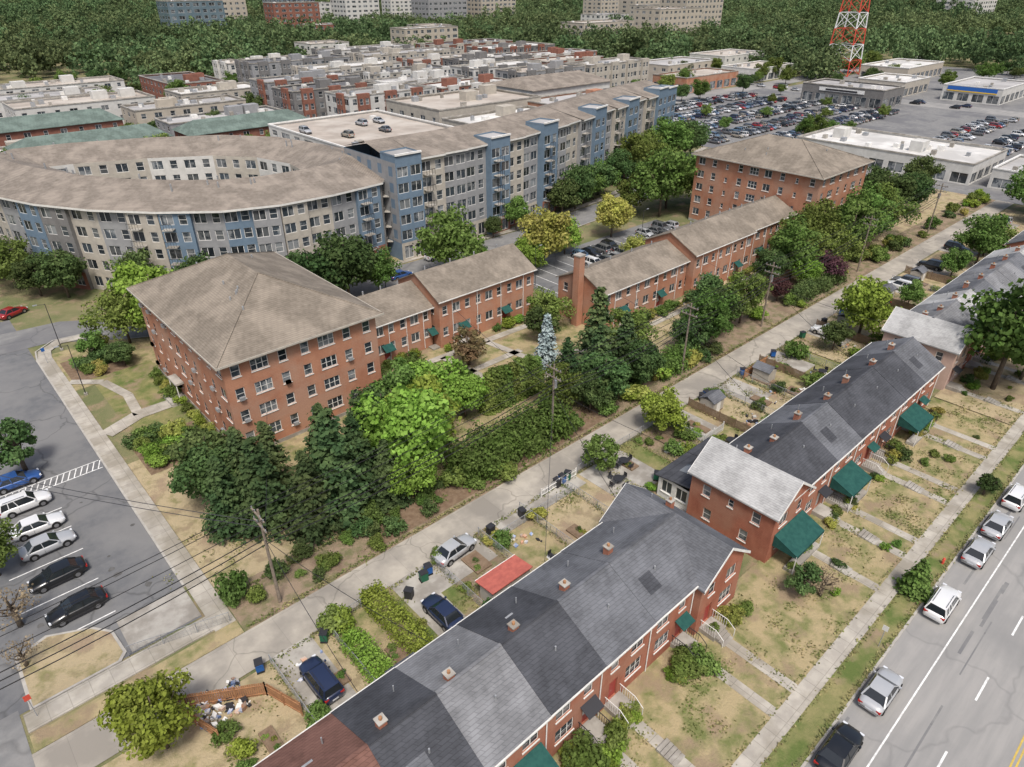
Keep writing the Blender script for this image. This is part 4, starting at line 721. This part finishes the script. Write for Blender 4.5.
# ---------------------------------------------------------------- street furniture
def pole(x,y,h=10.5,tr=False):
    o=B('utility_pole',(x,y,0)); o.beam('shaft',woodpole,(0,0,-.1),(0,0,h),.16,.10,8)
    for z in(h-.6,h-1.7): o.box('crossarm',woodpole,-.18,-1.2,z,-.04,1.2,z+.12)
    for z in(h-.48,h-1.58):
        for yy in(-1.1,-.5,.5,1.1): o.beam('insulator',metal,(-.1,yy,z),(-.1,yy,z+.2),.05,n=6)
    if tr: o.beam('transformer',metal,(.32,.1,h-3.2),(.32,.1,h-2.2),.27,n=12)
    o.done()
PP=[(-18,45.4),(13.4,45.4),(48.6,46.2),(74,45.6),(96,46),(131,46.2),(165,46)]
for i,(x,y) in enumerate(PP): pole(x,y,10.8,i%2==0)
o=B('power_lines')
def wire(p0,p1,sg,r):
    pr=None
    for k in range(9):
        t_=k/8; p=tuple(p0[c]+(p1[c]-p0[c])*t_-(sg*4*t_*(1-t_) if c==2 else 0) for c in range(3))
        if pr: o.beam('w',dkmetal,pr,p,r,n=3)
        pr=p
for i in range(len(PP)-1):
    (x0,y0),(x1,y1)=PP[i],PP[i+1]
    for yy,z,sg in((-1.1,10.5,.5),(.5,10.5,.55),(1.1,10.5,.5),(0,8.2,.7),(0,7.6,.8),(0,7.0,.9)): wire((x0,y0+yy,z),(x1,y1+yy,z),sg,.034 if z>8.3 else .05)
for (x,y),tg in zip(PP[1:5],[[(12,28.8),(18,28.8),(24,68.1)],[(30,28.8),(40,28.8),(52,27.8),(56,74.3)],[(64,27.8),(70,27.8),(78,61.5)],[(84,27.8),(98,28.5),(100,60.4)]]):
    for u,v in tg: wire((x,y,7.5),(u,v,6.1),.5,.028)
wire((13.4,45.4,9.5),(-12,85,9.5),.8,.035); wire((13.4,45.4,8.9),(-12,85,8.9),.9,.035)
o.done()
pole(-12,85,10.2)
def lamp(x,y,rot=0,h=7.5):
    o=B('street_lamp',(x,y,0),rot); o.beam('post',dkmetal,(0,0,0),(0,0,h),.065,.045,8); o.beam('arm',dkmetal,(0,0,h-.1),(1.1,0,h+.12),.035,n=6); o.box('head',metal,.95,-.12,h+.06,1.5,.12,h+.16); o.box('base',conc_pl,-.2,-.2,0,.2,.2,.3); o.done()
for x,y,r in((11.3,112.5,3.1),(10.4,96,3.1),(95,99,1.57),(60,99.2,1.57),(130,100.5,1.57),(80.5,82,0),(112,83,0),(240,128,0),(280,128,0),(240,158,0),(280,158,0),(310,128,0),(110,7.5,-1.57),(150,7.5,-1.57)): lamp(x,y,r)
def fence(p,q,h=1.2):
    o=B('chain_link_fence'); P,Q=Vector((*p,.05)),Vector((*q,.05)); L=(Q-P).length; d=(Q-P)/L
    n=max(1,round(L/2.4))
    for i in range(n+1): a=P+d*(L*i/n); o.beam('posts',metal,a,a+Vector((0,0,h+.05)),.035,n=6)
    o.beam('rails',metal,P+Vector((0,0,h)),Q+Vector((0,0,h)),.028)
    for k in range(1,6): o.beam('mesh_wires',metal,P+Vector((0,0,h*k/6)),Q+Vector((0,0,h*k/6)),.008,n=3)
    k=0
    while k<L: a=P+d*k; o.beam('mesh_wires',metal,a,a+Vector((0,0,h)),.008,n=3); k+=.3
    o.done()
def fence2(p,q,h=1.2,kind='wood'):
    o=B('wooden_fence' if kind!='white' else 'picket_fence'); m={'wood':woodO,'white':white,'old':wood}[kind]; P,Q=Vector((*p,.05)),Vector((*q,.05)); L=(Q-P).length; d=(Q-P)/L; s=Vector((-d.y,d.x,0)); n=max(1,round(L/2.2))
    for i in range(n+1): a=P+d*(L*i/n); o.beam('posts',m,a,a+Vector((0,0,h+.1)),.07)
    for z in(.3,h-.25): o.beam('rails',m,P+Vector((0,0,z)),Q+Vector((0,0,z)),.04)
    k=.1; st=.16 if kind!='white' else .2
    while k<L-.1:
        a=P+d*k+s*.05; b0=a+d*(.13 if kind!='white' else .08); hh=h+random.uniform(-.03,.03)
        vs=[tuple(a),tuple(b0),tuple(b0+Vector((0,0,hh))),tuple(a+Vector((0,0,hh)))]; vs+=[tuple(Vector(v)+s*.02) for v in vs]; o.add('planks',m,vs,[(0,1,2,3),(7,6,5,4),(0,4,5,1),(3,2,6,7),(0,3,7,4),(1,5,6,2)]); k+=st
    o.done()
fence((1.6,48.4),(9.2,46.2),1.2)
for i,u in enumerate([9.9,15.0,20.6,26.2,31.9,37.5,43.7]): 
    if i!=2: fence((u,29.2),(u,39.9),1.1)
fence((31.9,38.1),(43.5,38.1),1.1); fence((46.5,40),(60,40),1.2); fence((15,39.9),(18.4,39.9),1.1)
for i,u in enumerate(R2[2:]):
    if i%3==1: fence2((u,28.5),(u,39.9),1.3,'old')
    else: fence((u,28),(u,39.9),1.1)
for i,u in enumerate(R3[1:]): 
    if i%3==0: fence2((u,28.5),(u,39.9),1.4,'old')
    else: fence((u,28.5),(u,39.9),1.1)
fence2((2.6,41.0),(8.4,37.4),1.5); fence2((8.4,37.4),(9.6,34),1.5); fence2((2.6,41.),(4.2,36.2),1.3); fence2((40.6,39.8),(46,39.8),1.1,'white'); fence2((66,33.8),(61.8,33.8),1.2,'white'); fence2((79,38.8),(84.8,38.8),1.5)
# red-roofed garden store
o=B('red_roof_shed'); o.box('walls',W_beige,26.9,31.9,.05,31.3,33.7,1.85); o.slab('roof',redpaint,[(26.7,31.7,2.25),(31.5,31.7,2.25),(31.5,34.1,1.95),(26.7,34.1,1.95)],.1); o.box('fascia',white,26.7,34.1,1.84,31.5,34.16,1.98); o.box('door',wood,28.4,33.702,.1,29.4,33.74,1.75)
o.box('window',glass,30.1,33.702,.9,30.8,33.73,1.5); o.done()
def bin_(x,y,m):
    o=B('wheelie_bin',(x,y,.08),random.uniform(0,3)); o.slab('body',m,[(-.3,-.35,.95),(.3,-.35,.95),(.3,.35,.95),(-.3,.35,.95)],.9); o.box('lid',dkmetal,-.33,-.38,.96,.33,.4,1.03); o.beam('wheels',tyre,(-.3,.33,.1),(.3,.33,.1),.1,n=8); o.beam('handle',m,(-.25,.42,.95),(.25,.42,.95),.03); o.done()
for i,(x,y) in enumerate([(43.2,40.0),(44.1,40.1),(45.,40.1),(37.,39.),(25.2,39.2),(24.4,38.8),(22.2,38.),(9.,39.9),(62.5,39.8),(70,39.6),(71,39.6),(52.2,33.4),(20,17.6),(80,39.6),(14.3,39.),(33,39.3),(88,39.5),(97,39.6),(104,39.6),(110,39.5)]): bin_(x,y,[dkmetal,bluep,greenp][i%3])
def clutter(x0,y0,x1,y1,n,big=.4):
    o=B('yard_clutter')
    for i in range(n):
        x,y=random.uniform(x0,x1),random.uniform(y0,y1); s=random.uniform(.08,big); r=random.uniform(0,3); h=s*random.uniform(.3,1.3); c,sn=math.cos(r)*s,math.sin(r)*s; q=random.uniform(.4,1.)
        pts=[(x+c,y+sn,.1+h),(x-sn*q,y+c*q,.1+h),(x-c,y-sn,.1+h),(x+sn*q,y-c*q,.1+h)]; m=[stuff,stuff2,dkmetal,white][i%4]; o.slab('item_%d'%(i%4),m,pts,h)
    o.done()
clutter(3.6,37.4,7.2,40.6,110); clutter(17.2,15,19,17.4,40,.3)
for a,b_ in((16,30),(22,31),(33,30.5),(38.5,30),(47,31),(57,34),(63,30),(69,31),(76,32),(86,31),(11,30),(10.5,36),(33,35),(80,30),(98,32),(105,31)): clutter(a,b_,a+3,b_+2.5,random.choice([5,9,14]),.35)
for i in range(16):
    R=random.choice([R1,R2,R3]); k=random.randrange(len(R)-1); u=R[k]+random.uniform(.8,2.5); v=random.uniform(31,37); x1,y1=u+random.uniform(1,2),v+random.uniform(1.2,3); o=B('garden_bed'); o.box('frame',wood,u,v,.05,x1,y1,.28); o.box('soil',mulch,u+.08,v+.08,.2,x1-.08,y1-.08,.3); o.done()
    for q in range(3): shr(random.uniform(u+.2,x1-.2),random.uniform(v+.2,y1-.2),.3)
def table(x,y):
    o=B('patio_table',(x,y,.1)); o.beam('top',dkmetal,(0,0,.72),(0,0,.76),.6,n=14); o.beam('leg',dkmetal,(0,0,0),(0,0,.72),.05,n=6)
    o.done()
    for a in(0,1.57,3.14,4.71):
        c=B('patio_chair',(x+math.cos(a)*1.0,y+math.sin(a)*1.0,.1),a); c.box('seat',dkmetal,-.22,-.22,.42,.22,.22,.46); c.box('back',dkmetal,.2,-.22,.46,.24,.22,.9)
        for sx in(-.2,.2):
            for sy in(-.2,.2): c.beam('legs',dkmetal,(sx,sy,0),(sx,sy,.43),.02)
        c.done()
for x,y in((48.5,35.8),(51.5,37.5),(35.,31.8),(64,31.5),(88,32)): table(x,y)
o=B('gazebo',(44.5,64.5,0))
for a in range(6): x,y=2.2*math.cos(a*1.047),2.2*math.sin(a*1.047); o.beam('posts',wood,(x,y,0),(x,y,2.5),.09)
for a in range(6):
    p=(2.7*math.cos(a*1.047),2.7*math.sin(a*1.047),2.45); q=(2.7*math.cos((a+1)*1.047),2.7*math.sin((a+1)*1.047),2.45); o.quad('roof',R_apt,p,q,(0,0,3.9))
o.beam('floor',conc_pl,(0,0,0),(0,0,.15),2.5,n=6); o.done()
def shed(x,y,r):
    o=B('garden_shed',(x,y,.05),r); o.box('walls',W_beige,-1.2,-1,0,1.2,1,1.9); o.box('door',white,-.45,-1.03,.05,.45,-1.003,1.75); o.slab('roof',R_mid,[(-1.35,-1.15,1.85),(1.35,-1.15,1.85),(1.35,0,2.5),(-1.35,0,2.5)],.07); o.slab('roof',R_mid,[(-1.35,0,2.5),(1.35,0,2.5),(1.35,1.15,1.85),(-1.35,1.15,1.85)],.07); o.done()
for x,y,r in((69,37.5,0),(81,37,1.57),(106,37,0),(122,37.4,0),(17.,30.6,0),(135,37,0)): shed(x,y,r)
def sign(x,y,r,m):
    o=B('traffic_sign',(x,y,0),r); o.beam('post',metal,(0,0,0),(0,0,2.6),.03,n=6); o.box('plate',m,-.22,-.03,2.05,.22,-.01,2.6); o.done()
sign(48,7.3,-1.5,white); sign(8.7,109,0,bluep); sign(-5.2,47.4,0,redst)
o=B('fire_hydrant',(62,7.2,.1)); o.beam('barrel',redst,(0,0,0),(0,0,.6),.12,n=10); o.beam('cap',redst,(0,0,.6),(0,0,.75),.14,.05,10); o.beam('nozzles',redst,(-.2,0,.42),(.2,0,.42),.06,n=8); o.done()
o=B('radio_tower',(430,190,0)); Ht=95; sec=12
def tw(z): return 6.5*(1-z/Ht)+1.1
for i in range(sec):
    z0,z1=Ht*i/sec,Ht*(i+1)/sec; m=redst if i%2==0 else whst; k='red_section' if i%2==0 else 'white_section'; a,c=tw(z0),tw(z1)
    cn=[(-1,-1),(1,-1),(1,1),(-1,1)]
    for j in range(4):
        x,y=cn[j]; X,Y=cn[(j+1)%4]; o.beam(k,m,(x*a,y*a,z0),(x*c,y*c,z1),.33); o.beam(k,m,(x*a,y*a,z0),(X*c,Y*c,z1),.15); o.beam(k,m,(X*a,Y*a,z0),(x*c,y*c,z1),.15); o.beam(k,m,(x*c,y*c,z1),(X*c,Y*c,z1),.15)
o.done()
# ---------------------------------------------------------------- light, world, camera
w=bpy.data.worlds.new("World"); sc.world=w; w.use_nodes=True; nt=w.node_tree; bg=nt.nodes['Background']; sk=nt.nodes.new('ShaderNodeTexSky'); sk.sky_type='NISHITA'; sk.sun_disc=False
el=math.radians(60); sd=Vector((-.45,-.70,0)).normalized()
sk.sun_elevation=el; sk.sun_rotation=math.atan2(sd.x,sd.y); sk.dust_density=5.; sk.air_density=1.
nt.links.new(sk.outputs[0],bg.inputs[0]); bg.inputs[1].default_value=.15
l=bpy.data.lights.new('sun','SUN'); l.energy=2.9; l.angle=math.radians(12); l.color=(1,.965,.91); lo=bpy.data.objects.new('sun',l); COL.objects.link(lo)
dv=Vector((sd.x*math.cos(el),sd.y*math.cos(el),math.sin(el))); lo.rotation_euler=(-dv).to_track_quat('-Z','Y').to_euler(); lo.location=(0,0,200)
th=math.radians(30.7)
cam=bpy.data.cameras.new("camera"); co=bpy.data.objects.new("camera",cam); COL.objects.link(co); sc.camera=co
cam.sensor_width=36; cam.lens=683/1024*36; cam.clip_end=8000; co.location=(0,0,48)
co.rotation_euler=Vector((math.cos(azc)*math.cos(th),math.sin(azc)*math.cos(th),-math.sin(th))).to_track_quat('-Z','Y').to_euler()
sc.view_settings.view_transform='Standard'; sc.view_settings.look='None'; sc.view_settings.exposure=0
